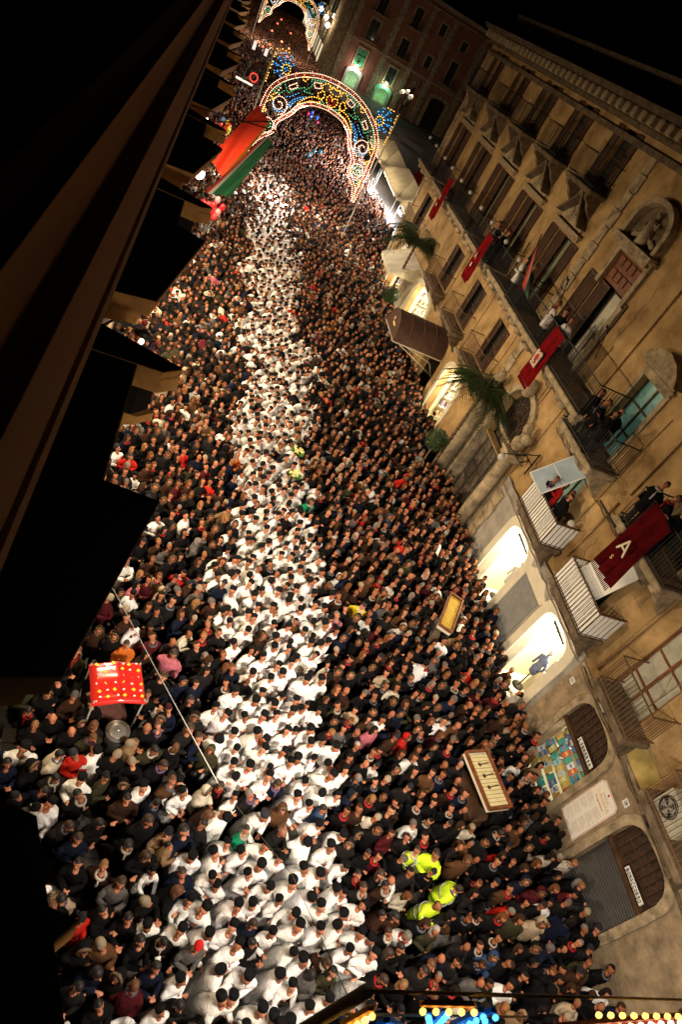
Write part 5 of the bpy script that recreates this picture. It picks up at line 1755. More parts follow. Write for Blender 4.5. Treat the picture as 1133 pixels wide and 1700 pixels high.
def make_person(kind='coat', arms=('clasp', 'clasp'), lean=.15, pitch=.3, yaw=0., roll=0., hair='short', seed=0, lod=0):
    """returns {tag: MB}; facing -y, feet at z=0"""
    r = random.Random(seed)
    nt_ = (18, 9, 6, 5)[lod]
    na = (8, 5, 4, 3)[lod]
    hn, hm = ((14, 11), (9, 7), (6, 5), (5, 4))[lod]
    ph = r.uniform(0, 6)
    P_ = {}

    def g(tag):
        return P_.setdefault(tag, MB())
    # torso and garment
    if kind == 'robe':
        prof = [(.10, .28, .24, 0), (.45, .26, .215, 0), (.80, .235, .185, 0), (1.0, .225, .165, 0), (1.2, .235, .165, 0), (1.32, .245, .15, 0), (1.40, .215, .125, 0), (1.455, .12, .09, 0), (1.475, .075, .07, 0)]
        amp = .085
    elif kind == 'puffer':
        prof = [(.74, .22, .19, 0), (.80, .26, .21, 0), (.92, .235, .185, 0), (.98, .265, .205, 0), (1.1, .24, .18, 0), (1.16, .265, .2, 0), (1.27, .25, .17, 0), (1.36, .25, .16, 0), (1.44, .16, .11, 0), (1.49, .10, .095, 0)]
        amp = .025
    else:
        prof = [(.62, .235, .2, 0), (.85, .22, .18, 0), (1.0, .215, .16, 0), (1.2, .235, .16, 0), (1.32, .24, .145, 0), (1.40, .205, .12, 0), (1.455, .12, .09, 0), (1.485, .082, .078, 0)]
        amp = .035
    if lod >= 2:
        prof = [prof[0], prof[len(prof) // 2], prof[-4], prof[-3], prof[-1]] if lod == 2 else [prof[len(prof) // 2 - 1], prof[-4], prof[-1]]
    elif lod == 1:
        prof = prof[::2] + ([prof[-1]] if len(prof) % 2 == 0 else [])
    rings = []
    for z, rx_, ry_, yo in prof:
        k = amp * (1.6 - z)
        rings.append([(rx_ * fold(i, nt_, z, k * 1.6, ph) * math.cos(2 * math.pi * i / nt_), ry_ * fold(i, nt_, z, k * 1.6, ph) * math.sin(2 * math.pi * i / nt_) + yo, z) for i in range(nt_)])
    g('cloth').loft(rings)
    if kind != 'robe' and lod < 2:
        for s in (-1, 1):
            g('legs').tube([(s * .09, 0, .86), (s * .1, .01, .45), (s * .1, .03, .06)], [.10, .075, .06], na)
    if lod < 2:
        for s in (-1, 1):
            g('shoes').ell((s * .1, -.04, .05), (.05, .13, .05), 8 if lod == 0 else 5, 4)
    rs = .078 if kind == 'robe' else (.088 if kind == 'puffer' else .07)
    for s, nm in ((-1, arms[0]), (1, arms[1])):
        el, wr = ARMS[nm]
        if nm == 'fold' and s == 1:
            wr = (-.08, -.25, 1.15)
        el = Vector((s * el[0], el[1], el[2]))
        wr = Vector((s * wr[0], wr[1], wr[2]))
        sh = Vector((s * .195, 0, 1.355))
        mid = sh.lerp(el, .5) + Vector((s * .015, .01, 0))
        g('cloth').tube([sh + Vector((-s * .03, 0, .01)), mid, el, el.lerp(wr, .5), wr] if lod < 2 else [sh, el, wr], [rs * 1.05, rs, rs * .92, rs * .85, rs * .8] if lod < 2 else [rs, rs, rs * .85], na)
        d = (wr - el).normalized()
        c = wr + d * .06
        if lod == 0:
            # palm and five unequal curled fingers
            side = d.cross(Vector((0, 0, 1))).normalized()
            nrm = side.cross(d)
            q = MB()
            q.ell((0, 0, 0), (.04, .045, .02), 8, 5)
            mm = Matrix((side, d, nrm)).transposed()
            g('skin').add([mm @ Vector(p) + c for p in q.v], q.f, 0, True)
            for k in range(4):
                o = side * (-.03 + .02 * k)
                L = (.055, .066, .07, .058)[k]
                b0 = c + o + d * .035
                g('skin').tube([b0, b0 + d * L * .55 - nrm * .008, b0 + d * L * .85 - nrm * .032], [.0105, .0095, .007], 5)
            b0 = c - side * s * .035
            g('skin').tube([b0, b0 - side * s * .022 + d * .025, b0 - side * s * .015 + d * .055], [.012, .0105, .008], 5)
        elif lod == 1:
            g('skin').ell(c, (.042, .042, .035), 6, 4)
        elif lod == 2 and r.random() < .6:
            g('skin').ell(c, (.045, .045, .04), 4, 3)
    if lod == 0:
        g('skin').tube([(0, 0, .95), (0, 0, 1.25), (0, 0, 1.36), (0, 0, 1.46), (0, 0, 1.52)], [.12, .12, .11, .07, .05], 12)
        for s, nm in ((-1, arms[0]), (1, arms[1])):
            el, wr = ARMS[nm]
            if nm == 'fold' and s == 1:
                wr = (-.08, -.25, 1.15)
            el = Vector((s * el[0], el[1], el[2]))
            wr = Vector((s * wr[0], wr[1], wr[2]))
            g('skin').tube([(s * .05, 0, 1.33), (s * .18, 0, 1.345), el, wr, wr + (wr - el).normalized() * .06], [.06, .042, .036, .026, .022], 8)
    # head
    HM = rotm('Z', yaw) @ rotm('Y', roll) @ rotm('X', pitch)
    NK = Vector((0, 0, 1.45))
    hc = Vector((0, -.02, .205))
    H = {}

    def hg(tag):
        return H.setdefault(tag, MB())

    def shape(p, u):
        k = 1.0
        if u.z < 0:
            k = 1 + .28 * u.z
        q = Vector((p.x * k, p.y * (k if u.y > 0 else (1 + .1 * u.z if u.z < 0 else 1)), p.z))
        if lod == 0 and u.y < -.72:
            if abs(u.x) < .28 and -.35 < u.z < .15:
                q.y -= .020 * (1 - abs(u.x) / .28)
            if .05 < u.z < .30 and .2 < abs(u.x) < .55:
                q.y += .008
        return q
    hg('skin').ell(hc, (.078, .096, .118), hn, hm, fn=shape)
    if lod < 2:
        hg('skin').tube([(0, .0, -.03), (0, .0, .12)], [.062, .055], na)
    if lod == 0:
        hg('skin').ell(hc + Vector((0, -.106, -.018)), (.013, .022, .024), 6, 5)
        for s in (-1, 1):
            hg('skin').ell(hc + Vector((s * .078, .01, -.005)), (.012, .02, .03), 6, 5)
            hg('feat').ell(hc + Vector((s * .030, -.090, .018)), (.013, .008, .007), 6, 4)
            hg('feat').ell(hc + Vector((s * .031, -.091, .038)), (.020, .007, .004), 6, 4)
        hg('mouth').ell(hc + Vector((0, -.092, -.055)), (.022, .008, .006), 6, 4)
    elif lod == 1:
        hg('feat').ell(hc + Vector((0, -.088, .022)), (.045, .012, .009), 5, 3)
    if hair == 'cap':
        e = (14, 9, 7, 5)[lod]
        cr = []
        for z, q, yo in ((.035, .088, .015), (.065, .097, .012), (.125, .101, .012), (.15, .085, .012), (.155, .03, .012)):
            cr.append([(q * math.cos(2 * math.pi * i / e), q * 1.1 * math.sin(2 * math.pi * i / e) + yo + .012 + hc.y + (z * .3), z + hc.z - (0.035 * math.sin(2 * math.pi * i / e))) for i in range(e)])
        hg('cap').loft(cr)
        hg('hair').ell(hc + Vector((0, .012, 0)), (.082, .094, .112), hn, hm, fn=shape, keep=lambda p: p.y > .012 and p.z > -.075)
    elif hair == 'short':
        hg('hair').ell(hc + Vector((0, .008, .01)), (.086, .102, .122), hn, hm, fn=shape, keep=lambda p: (p.y > .02 and p.z > -.06) or p.z > .055)
    elif hair == 'receding':
        hg('hair').ell(hc + Vector((0, .010, .004)), (.085, .100, .118), hn, hm, fn=shape, keep=lambda p: (p.y > .03 and -.06 < p.z < .07))
    elif hair == 'long':
        hg('hair').ell(hc + Vector((0, .012, .012)), (.098, .112, .128), hn, hm, fn=shape, keep=lambda p: (p.y > -.02) or p.z > .06)
        hg('hair').loft([[(.095 * k * math.cos(a), .055 * k2 * math.sin(a) + .055 + hc.y, z + hc.z) for a in [2 * math.pi * i / hn for i in range(hn)]] for z, k, k2 in ((.05, .9, 1.1), (-.06, 1.12, 1.2), (-.15, 1.2, 1.1), (-.22, .9, .8))])
    elif hair == 'beanie':
        hg('cap').ell(hc + Vector((0, .01, .015)), (.092, .108, .130), hn, hm, keep=lambda p: p.z > .03 or (p.y > .03 and p.z > -.01))
        hg('hair').ell(hc + Vector((0, .012, 0)), (.083, .097, .112), hn, hm, fn=shape, keep=lambda p: p.y > .02 and p.z > -.075)
    elif hair == 'hood':
        hg('cloth').ell(hc + Vector((0, .025, .0)), (.115, .128, .148), hn, hm, keep=lambda p: p.y > -.045)
        hg('hair').ell(hc + Vector((0, .008, .01)), (.086, .1, .121), hn, hm, fn=shape, keep=lambda p: p.z > .06 or p.y > 0)
        e = (12, 8, 6, 4)[lod]
        hg('fur').tube([(.10 * math.cos(a), -.045 + .005 + hc.y, .125 * math.sin(a) + hc.z) for a in [2 * math.pi * i / e for i in range(e + 1)]], .028, (6, 4, 3, 3)[lod])
    hk = 1.0 if kind == 'robe' else 1.05
    for tag, m in H.items():
        vs = [HM @ (Vector(p) * hk) + NK for p in m.v]
        g(tag).add(vs, m.f, 0, True)
    # extras on the chest
    if kind == 'robe' and lod < 2 and seed % 3 != 2:
        e = 8 if lod == 0 else 5
        fy = -.158
        if lod == 0:
            g('cord').tube([(-.07, -.075, 1.45), (-.045, -.135, 1.36), (0, fy - .01, 1.24), (.045, -.135, 1.36), (.07, -.075, 1.45)], .006, 4)
        g('medal').tube([(0, fy - .045, 1.215), (0, fy - .02, 1.215)], .044, e)
    if kind != 'robe' and seed % 4 == 1 and lod < 2:
        n_ = 12 if lod == 0 else 8
        g('scarf').tube([(.095 * math.cos(a), .085 * math.sin(a) - .01, 1.46 + .01 * math.sin(a * 3)) for a in [2 * math.pi * i / n_ for i in range(n_ + 1)]], .036, 6 if lod == 0 else 4)
        if lod == 0:
            g('scarf').tube([(.03, -.11, 1.44), (.04, -.17, 1.3), (.03, -.175, 1.12)], [.03, .028, .025], 6)
    # bend the upper body forward
    for m in P_.values():
        out = []
        for p in m.v:
            x, y, z = p
            if z > .80:
                t = min(1, (z - .80) / .5)
                a = lean * t * t * (3 - 2 * t)
                dz = z - .85
                y2 = y * math.cos(a) - dz * math.sin(a)
                z2 = y * math.sin(a) + dz * math.cos(a) + .85
                out.append((x, y2, z2))
            else:
                out.append((x, y, z))
        m.v = out
    return P_


POSES = []
_r = random.Random(21)
for i in range(9):
    POSES.append(('robe', [('clasp', 'clasp'), ('fold', 'fold'), ('down', 'down'), ('clasp', 'clasp'), ('reach', 'reach'), ('phone', 'down'), ('clasp', 'down'), ('fold', 'fold'), ('reach', 'clasp')][i], [.12, .2, .3, .42, .5, .15, .25, .1, .35][i], [.35, .45, .3, .5, .2, .55, .25, .15, .6][i], [0, .3, -.35, .15, -.2, .2, .5, -.5, 0][i], 'cap'))
for i_, p_ in enumerate(POSES):
    POSES[i_] = (p_[0], p_[1], p_[2] * .8, p_[3] - .62 - p_[2] * .6, p_[4], p_[5])
HP = ['short', 'long', 'short', 'beanie', 'short', 'long', 'receding', 'hood', 'short', 'long', 'short', 'hood', 'long', 'short', 'beanie', 'long']
for i, h in enumerate(HP):
    POSES.append((['coat', 'puffer', 'coat'][i % 3], _r.choice([('clasp', 'clasp'), ('down', 'down'), ('phone', 'down'), ('fold', 'fold'), ('phone', 'phone'), ('down', 'clasp'), ('back', 'down')]), _r.uniform(.02, .22), _r.uniform(-.75, -.05), _r.uniform(-.6, .6), h))

PMAT = {'skin': M_SKINO, 'cloth': M_CLOTH, 'hair': M_HAIR, 'cap': M_CLOTH, 'legs': M_CLOTH, 'shoes': M_CLOTH, 'scarf': M_CLOTH, 'fur': M_HAIR, 'medal': mat('silver_and_red_medal', (.35, .08, .05), .35, .6, 40, metal=.3), 'cord': M_REDB}
PNAME = {'cloth': {'robe': 'robe', 'coat': 'coat', 'puffer': 'padded_jacket'}, 'hair': 'hair', 'cap': 'cap', 'legs': 'trousers', 'shoes': 'shoes', 'scarf': 'scarf', 'fur': 'fur_trim', 'medal': 'medal', 'cord': 'red_cord'}
NEAR = []


def solid_body(m, P_):
    """head, neck, trunk, arms and hands fused into one continuous skin"""
    me0 = m.mesh('body', [M_SKINO, M_FEAT, M_MOUTH])
    o = bpy.data.objects.new('body_tmp', me0)
    COL.objects.link(o)
    md = o.modifiers.new('r', 'REMESH')
    md.mode = 'VOXEL'
    md.voxel_size = .0095
    md.use_smooth_shade = True
    m2 = o.modifiers.new('d', 'DECIMATE')
    m2.ratio = .22
    bpy.context.view_layer.update()
    me_ = bpy.data.meshes.new_from_object(o.evaluated_get(bpy.context.evaluated_depsgraph_get()))
    bpy.data.objects.remove(o)
    me_.name = 'body'
    cs = []
    for tag, mi, rad in (('feat', 1, .014), ('mouth', 2, .013)):
        vs_ = P_[tag].v
        k_ = 30
        for q in range(0, len(vs_), k_):
            c_ = sum((Vector(v) for v in vs_[q:q + k_]), Vector()) / len(vs_[q:q + k_])
            cs.append((c_, mi, rad))
    for p in me_.polygons:
        p.use_smooth = True
        p.material_index = 0
        if p.center.z > 1.3:
            for c_, mi, rad in cs:
                if (p.center - c_).length < rad:
                    p.material_index = mi
    return me_


for i, (kd, ar, ln, pi_, yw, hr) in enumerate(POSES):
    P_ = make_person(kd, ar, ln, pi_, yw, _r.uniform(-.15, .15), hr, i, 0)
    parts = {}
    for tag, m in P_.items():
        if tag in ('feat', 'mouth'):
            continue
        if tag == 'skin':
            parts['body'] = solid_body(m, P_)
        else:
            nm = PNAME[tag]
            nm = nm[kd] if isinstance(nm, dict) else nm
            parts[nm] = m.mesh(nm, PMAT[tag])
    NEAR.append((kd, hr, ar, parts))

COATS = [('black', (.006, .0055, .006), 24), ('charcoal', (.014, .012, .012), 9), ('dark navy', (.007, .010, .024), 4), ('dark brown', (.035, .016, .009), 5), ('brown', (.10, .045, .02), 2.6), ('tan', (.26, .16, .085), 1.2), ('beige', (.38, .29, .19), 1.0), ('olive', (.04, .036, .018), 1.5), ('red', (.5, .02, .012), .6), ('cream', (.6, .53, .41), .9), ('grey', (.11, .10, .095), 1.5), ('wine', (.07, .008, .012), 1.2), ('blue', (.03, .06, .14), .4), ('white', (.7, .68, .64), .8), ('orange', (.6, .14, .02), .05), ('pink', (.5, .14, .18), .1)]
CW = [c[2] for c in COATS]
HAIRC = [('black', (.012, .009, .007), 8), ('dark brown', (.04, .02, .01), 6), ('chestnut', (.13, .05, .02), 3), ('grey', (.18, .16, .14), 1.3), ('blond', (.24, .12, .04), 1.2), ('white', (.36, .32, .28), .25)]
SKINS = [(.44, .165, .085), (.36, .13, .065), (.49, .20, .11), (.30, .11, .052)]
GARM = {'robe': 'robe', 'coat': 'coat', 'puffer': 'padded jacket'}
ARMW = {'clasp': 'hands clasped', 'fold': 'arms folded', 'down': 'arms down', 'phone': 'hand raised to chest', 'raise': 'arm raised', 'reach': 'reaching forward', 'back': 'hands behind'}


def put_person(vi, x, y, z, rz, s, cname, ccol, hcol, hname, skin, label, group, capcol=(.008, .008, .009), gmat=None):
    kd, hr, ar, parts = NEAR[vi]
    t = link('person', None, None, (x, y, z), rz)
    s *= PS
    wv = rnd.gauss(1.0, .07)
    t.scale = (s * wv, s * wv, s)
    t['label'] = label
    t['category'] = 'person'
    if group:
        t['group'] = group
    for nm, me in parts.items():
        o = bpy.data.objects.new(nm, me)
        COL.objects.link(o)
        o.parent = t
        if nm == 'body':
            o.color = (*skin, 1)
        elif nm in ('robe', 'coat', 'padded_jacket'):
            o.color = (*ccol, 1)
            if gmat:
                o.material_slots[0].link = 'OBJECT'
                o.material_slots[0].material = gmat
        elif nm == 'hair':
            o.color = (*hcol, 1)
        elif nm == 'cap':
            o.color = (*capcol, 1)
        elif nm == 'trousers':
            o.color = (.02, .02, .028, 1)
        elif nm == 'shoes':
            o.color = (.015, .012, .01, 1)
        elif nm == 'scarf':
            o.color = (*rnd.choice([(.35, .3, .25), (.3, .02, .02), (.1, .1, .12), (.5, .45, .4), (.12, .08, .15)]), 1)
        elif nm == 'fur_trim':
            o.color = (.13, .075, .038, 1)
    return t


WORDS = {1: 'first', 2: 'second', 3: 'third', 4: 'fourth', 5: 'fifth', 6: 'sixth', 7: 'seventh', 8: 'eighth', 9: 'ninth', 10: 'tenth', 11: 'eleventh', 12: 'twelfth', 13: 'thirteenth', 14: 'fourteenth', 15: 'fifteenth', 16: 'sixteenth', 17: 'seventeenth', 18: 'eighteenth', 19: 'nineteenth', 20: 'twentieth'}


def ordw(n):
    return WORDS.get(n) or ('twenty-' + WORDS[n - 20] if n < 30 else 'last')


def img(x, y, z):
    d = Vector((x, y, z - CAM_H))
    k = 1103 / d.dot(Vector(fw_))
    return 566.5 + d.dot(rx_) * k, 850 + d.dot(dn_) * k


VARS_ROBE = list(range(9))
VARS_CIV = list(range(9, len(POSES)))
PS = .86
by_hair = {}
for vi in VARS_CIV:
    by_hair.setdefault(NEAR[vi][1], []).append(vi)

# special people: (x, y, z, hair, coat name, colour, heading, label)
SPEC = [
    (8.46, 5.62, 0, 'short', 'hi', .35, 'steward in hi-vis yellow jacket, upper left of the steward cluster'),
    (8.98, 5.55, 0, 'short', 'hi', -.5, 'steward in hi-vis yellow jacket, upper right of the steward cluster'),
    (9.28, 4.98, 0, 'short', 'hi', .9, 'steward in hi-vis yellow jacket at the right of the steward cluster'),
    (8.75, 4.62, 0, 'receding', 'hi', .2, 'lowest steward in hi-vis yellow jacket with receding hair'),
    (1.67, 9.32, 0, 'short', 'orange', .3, 'person in bright orange jacket just above the red stall sheet'),
    (2.73, 9.34, 0, 'long', 'pink', -.3, 'person in vivid pink jacket right of the orange jacket'),
    (4.55, 5.62, 0, 'short', 'green', .6, 'person in emerald green jacket at the left edge of the white robes'),
    (1.15, 6.73, 0, 'beanie', 'red', .3, 'person in red jacket below the red stall sheet'),
    (10.8, 6.3, 0, 'short', 'black', .9, 'person in black coat directly below the cream stall roof'),
    (10.05, 7.4, 0, 'receding', 'black', -1.0, 'person in black coat at the left side of the cream stall roof'),
    (5.35, 6.15, 0, 'hood', 'brown', .2, 'person in brown jacket with fur hood among the white robes'),
    (5.30, 5.72, 0, 'receding', 'charcoal', .6, 'grey haired person in charcoal coat among the white robes'),
    (3.72, 3.62, 0, 'beanie', 'grey', .2, 'person in grey coat and bright red beanie at the bottom left'),
    (6.53, 16.4, 0, 'long', 'green', .3, 'person with long brown hair in green coat above the bouquet'),
    (8.0, 12.4, 0, 'short', 'yellow', -.3, 'person in bright yellow jacket right of the white robes'),
    (.35, 16.0, 0, 'cap', 'robe', .7, 'person in white robe beside the red coat under the left hoods'),
    (.75, 15.9, 0, 'long', 'red', .2, 'person in red coat beside the lone white robe under the left hoods'),
    (4.9, 6.1, 0, 'cap', 'robe', .3, 'person in white robe left of the brown fur hooded jacket'),
]
CN = {c[0]: c[1] for c in COATS}
CN.update({'hi': (.60, .80, .02), 'green': (.01, .25, .12), 'yellow': (.8, .6, .03), 'robe': (.86, .84, .80)})
taken = []
npeople = 0
for k, (x, y, z, h, c, rz, lb) in enumerate(SPEC):
    vi = (k % 9) if h == 'cap' else by_hair[h][k % len(by_hair[h])]
    cap = (.6, .02, .02) if 'red beanie' in lb else (.03, .03, .04)
    hc = (.30, .27, .24) if 'grey haired' in lb else (.03, .016, .01)
    grp = 'stewards in hi-vis jackets' if c == 'hi' else 'people in the street crowd'
    pt_ = put_person(vi, x, y, z, rz, 1.02, c, CN[c], hc, '', SKINS[k % 4], lb, grp, cap, M_HIVIS if c == 'hi' else None)
    if c == 'hi':
        tt = pt_
        for zb in (1.0, 1.22):
            put('reflective_band', MB().tube([(.262 * math.cos(a), .205 * math.sin(a) - .02 - (zb - .9) * .12, zb) for a in [2 * math.pi * q / 16 for q in range(17)]], [.018] * 17, 5), mat('silver_tape', (.6, .6, .6), .3, metal=.5), tt)
    taken.append((x, y, .32))
    npeople += 1
# balcony people
BALC = [
    (12.55, 15.95, 7.22, 'long', 'black', 'person in black scarf coat at the left end of the teal window balcony'),
    (12.55, 15.4, 7.22, 'short', 'black', 'person in black standing before the teal window'),
    (12.9, 15.1, 7.22, 'receding', 'black', 'grey haired person nearest the teal window pane'),
    (12.5, 14.8, 7.22, 'long', 'charcoal', 'person bending over the rail right of the teal window'),
    (12.5, 11.75, 7.22, 'short', 'black', 'person with phone at the upper end of the A banner'),
    (12.65, 11.25, 7.22, 'short', 'black', 'second person behind the top of the A banner'),
    (12.6, 10.7, 7.22, 'receding', 'black', 'third person behind the A banner by the right frame edge'),
    (12.7, 15.1, 4.52, 'short', 'black', 'person in black on the slatted balcony under the tilted window'),
    (12.95, 15.0, 4.52, 'long', 'red', 'person in red top under the tilted window'),
    (13.1, 14.6, 4.52, 'short', 'charcoal', 'person in charcoal at the right of the tilted window'),
    (12.9, 14.35, 4.52, 'long', 'black', 'person in black at the front corner below the tilted window'),
    (12.35, 20.45, 7.84, 'short', 'white', 'person in white shirt photographing from the central balcony'),
    (12.5, 19.9, 7.84, 'long', 'black', 'person in black between two white shirts on the central balcony'),
    (12.4, 19.25, 7.84, 'short', 'white', 'person in white shirt leaning over the crest banner'),
    (12.4, 24.2, 7.84, 'long', 'white', 'person in white by the limp tricolour flag'),
    (12.6, 23.75, 7.84, 'short', 'charcoal', 'person in charcoal behind the limp tricolour flag'),
    (12.45, 28.2, 7.84, 'long', 'charcoal', 'person at the left above the narrow red banner'),
    (12.6, 27.7, 7.84, 'short', 'black', 'person in black above the narrow red banner'),
    (12.5, 27.25, 7.84, 'long', 'black', 'person at the right above the narrow red banner'),
]
for k, (x, y, z, h, c, lb) in enumerate(BALC):
    vi = by_hair[h][(k * 3) % len(by_hair[h])]
    put_person(vi, x, y, z, R(-90) + rnd.uniform(-.5, .5), 1.0, c, CN[c], (.3, .27, .24) if 'grey haired' in lb else (.02, .012, .008), '', SKINS[k % 4], lb, 'onlookers on the palazzo balconies')
    npeople += 1

# crowd layout on the ground
EXC = [(1.61, 8.16, .52), (1.85, 7.35, .3), (13.1, 21.7, .6), (12.55, 21.6, .4), (12.5, 37, .4), (11.85, 21.2, .35), (11.9, 34.9, .35), (.5, 11.2, .8), (12.0, 2.25, .7)]
rc = random.Random(99)
pts = []
y = 2.1
row = 0
while y < 172:
    sp = .425 if y < 30 else .445 if y < 60 else .5
    x = -.65 + (row % 2) * sp * .5
    xmax = 13.1
    if y > 46:
        xmax = 15.2
    if y > 76:
        xmax = 17.5 if y < 100 else 13.2
    while x < xmax:
        px = x + rc.uniform(-.13, .13)
        py = y + rc.uniform(-.13, .13)
        inw = 3.95 + .3 * math.sin(y * .9) + rc.gauss(0, .16) < px < 7.1 - .45 * math.exp(-((y - 14) / 5) ** 2) + .3 * math.sin(y * .53 + 1) - max(0, y - 15) * .012 + rc.gauss(0, .2)
        clump = math.sin(px * 2.1 + y * .45) * math.sin(y * .8 - px * 1.3) + .5 * math.sin(y * 2.3 + px * 3)
        dens = 1.0
        if px < 3.8 and y < 14:
            dens = .86
        if px < .4 and y < 20:
            dens = .7
        ok = rc.random() < dens
        for (ex, ey, er) in EXC:
            if (px - ex) ** 2 + (py - ey) ** 2 < er * er:
                ok = False
        for (ex, ey, er) in taken:
            if (px - ex) ** 2 + (py - ey) ** 2 < er * er:
                ok = False
        dx, dy = px - 10.63, py - 7.35
        if abs(dx) < .33 and abs(dy) < .68:
            ok = False
        dx, dy = px - 10.8, py - 12.56
        if abs(dx * .88 - dy * .47) < .28 and abs(dx * .47 + dy * .88) < .8:
            ok = False
        if ok:
            if inw:
                robe = rc.random() < ((.97 if clump < 1.0 else .6) if y < 43 else .75 if y < 52 else .4 if y < 70 else .3)
            elif px < 3.95:
                robe = rc.random() < (.14 if y < 9 else .06)
            else:
                robe = rc.random() < .012
            if 70 < y < 100 and rc.random() < .25:
                robe = True
            pts.append((px, py, robe))
        x += sp
    y += sp * .90
    row += 1
vis = []
for (x, y, robe) in pts:
    u, v = img(x, y, 1.5)
    if -60 < u < 1200 and -60 < v < 1790:
        vis.append((x, y, robe, u, v))
vis.sort(key=lambda q: Vector((q[0], q[1], 12.5)).length)
NN = 300 - npeople
near, rest = vis[:NN], vis[NN:]
# label order: bands along the street, then across it
near.sort(key=lambda q: q[1])
rows = {}
for q in near:
    rows.setdefault(int((q[1] - 2.0) / .40), []).append(q)
for ri, key in enumerate(sorted(rows)):
    rw = sorted(rows[key], key=lambda q: q[0])
    for ci, (x, y, robe, u, v) in enumerate(rw):
        rz = rc.gauss(.25 if x < 7.5 else -.1, .42)
        if rc.random() < .06:
            rz += rc.uniform(1, 4)
        s = rc.gauss(1.0, .035)
        sk = rc.choice(SKINS)
        place = '%s from left in %s crowd row' % (ordw(ci + 1), ordw(ri + 1))
        if robe:
            vi = rc.choice(VARS_ROBE)
            k = rc.uniform(.82, .95)
            colr = (k, k * rc.uniform(.96, 1.0), k * rc.uniform(.90, .99))
            lb = 'white robed person in black cap, %s up' % place
            cap = (.008, .008, .009)
            put_person(vi, x, y, 0, rz, s, 'white', colr, (.015, .01, .008), '', sk, lb, 'people in white robes walking in the crowd', cap)
        else:
            vi = rc.choice(VARS_CIV)
            cn, cc, _ = rc.choices(COATS, CW)[0]
            hn_, hc_, _ = rc.choices(HAIRC, [h[2] for h in HAIRC])[0]
            kd, hr = NEAR[vi][0], NEAR[vi][1]
            if hr == 'long' and hn_ in ('grey', 'white'):
                hn_, hc_ = 'dark brown', (.04, .02, .01)
            cap = rc.choice([(.02, .02, .025), (.10, .09, .085), (.28, .22, .15), (.05, .015, .015), (.015, .015, .02)])
            hd = {'short': hn_ + ' haired person', 'long': 'person with long %s hair' % hn_, 'receding': 'balding person', 'beanie': 'person in beanie', 'hood': 'fur hooded person'}[hr]
            lb = '%s in %s %s, %s' % (hd, cn, 'coat' if kd == 'coat' else 'jacket', place)
            ws = lb.split()
            if len(ws) > 16:
                lb = ('%s in %s, %s' % (hd, cn, place))
            put_person(vi, x, y, 0, rz, s, cn, cc, hc_, hn_, sk, lb, 'people in the street crowd', cap)

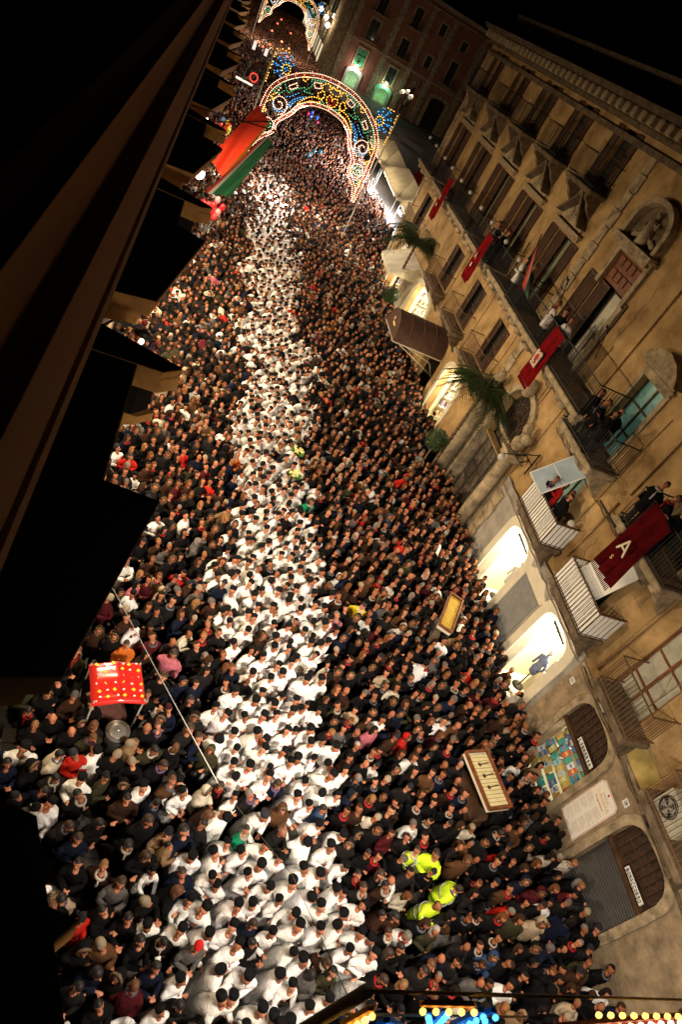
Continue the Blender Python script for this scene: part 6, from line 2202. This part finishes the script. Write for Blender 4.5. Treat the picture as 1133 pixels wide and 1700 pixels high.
# the rest of the crowd as one mass
VC, FC, CC = [], [], []
LODM = []
for lod in (1, 2, 3):
    L = []
    for i, (kd, ar, ln, pi_, yw, hr) in enumerate(POSES):
        for j in range(1):
            P_ = make_person(kd, ar, ln, pi_, yw, 0, hr, i, lod)
            V, F, T = [], [], []
            tags = {}
            o = 0
            for tag, m in P_.items():
                V.append(np.array([tuple(p) for p in m.v], float))
                for f in m.f:
                    for q in range(1, len(f) - 1):
                        F.append((f[0] + o, f[q] + o, f[q + 1] + o))
                T += [tag] * len(m.v)
                o += len(m.v)
            V = np.concatenate(V)
            T = np.array(T)
            L.append((V, np.array(F), T))
    LODM.append(L)
voff = 0
for (x, y, robe, u, v) in rest:
    lod = 0 if y < 21 else 1 if y < 52 else 2
    vi = rc.choice(VARS_ROBE) if robe else rc.choice(VARS_CIV)
    V, F, T = LODM[lod][vi]
    s = rc.gauss(1.0, .04) * PS
    rz = rc.gauss(.25 if x < 7.5 else -.1, .45)
    if rc.random() < .08:
        rz += rc.uniform(1, 4)
    c, sn = math.cos(rz) * s, math.sin(rz) * s
    W_ = np.empty_like(V)
    W_[:, 0] = V[:, 0] * c - V[:, 1] * sn + x
    W_[:, 1] = V[:, 0] * sn + V[:, 1] * c + y
    W_[:, 2] = V[:, 2] * s
    col = np.zeros((len(V), 4))
    col[:, 3] = 1
    W_[:, 0] = (W_[:, 0] - x) * (wq_ := rc.gauss(1, .07)) + x
    W_[:, 1] = (W_[:, 1] - y) * wq_ + y
    if robe:
        k = rc.uniform(.78, .92)
        cc = (k, k * rc.uniform(.95, .99), k * rc.uniform(.90, .98))
        hc_ = (.012, .01, .008)
    else:
        cc = rc.choices(COATS, CW)[0][1]
        hc_ = rc.choices(HAIRC, [h[2] for h in HAIRC])[0][1]
    kj = rc.uniform(.95, 1.0) if robe else rc.uniform(.75, 1.15)
    cc = tuple(q * kj for q in cc)
    tab = {'cloth': cc, 'skin': rc.choice(SKINS), 'hair': hc_, 'cap': (.008, .008, .009) if robe else rc.choice([(.02, .02, .025), (.12, .10, .09), (.3, .24, .16)]), 'legs': (.02, .02, .028), 'shoes': (.015, .012, .01), 'scarf': rc.choice([(.35, .3, .25), (.35, .02, .02), (.1, .1, .12)]), 'feat': (.06, .025, .02), 'fur': (.13, .075, .038), 'medal': (.4, .1, .06), 'cord': (.5, .02, .02), 'mouth': (.3, .1, .08)}
    for tg in np.unique(T):
        col[T == tg, :3] = tab[tg]
    VC.append(W_)
    FC.append(F + voff)
    CC.append(col)
    voff += len(V)
VC = np.concatenate(VC)
FC = np.concatenate(FC)
CC = np.clip(np.concatenate(CC), 0, 1)
me = bpy.data.meshes.new('crowd')
me.vertices.add(len(VC))
me.vertices.foreach_set('co', VC.ravel())
me.loops.add(FC.size)
me.loops.foreach_set('vertex_index', FC.ravel().astype(np.int32))
me.polygons.add(len(FC))
me.polygons.foreach_set('loop_start', np.arange(0, FC.size, 3, dtype=np.int32))
me.polygons.foreach_set('loop_total', np.full(len(FC), 3, dtype=np.int32))
me.polygons.foreach_set('use_smooth', np.ones(len(FC), dtype=bool))
ca = me.color_attributes.new('Col', 'FLOAT_COLOR', 'POINT')
ca.data.foreach_set('color', CC.ravel())
me.update()
me.validate()
me.materials.append(M_CROWD)
cr = link('crowd', me)
cr['kind'] = 'stuff'
cr['label'] = 'packed crowd filling the street beyond the nearest people'
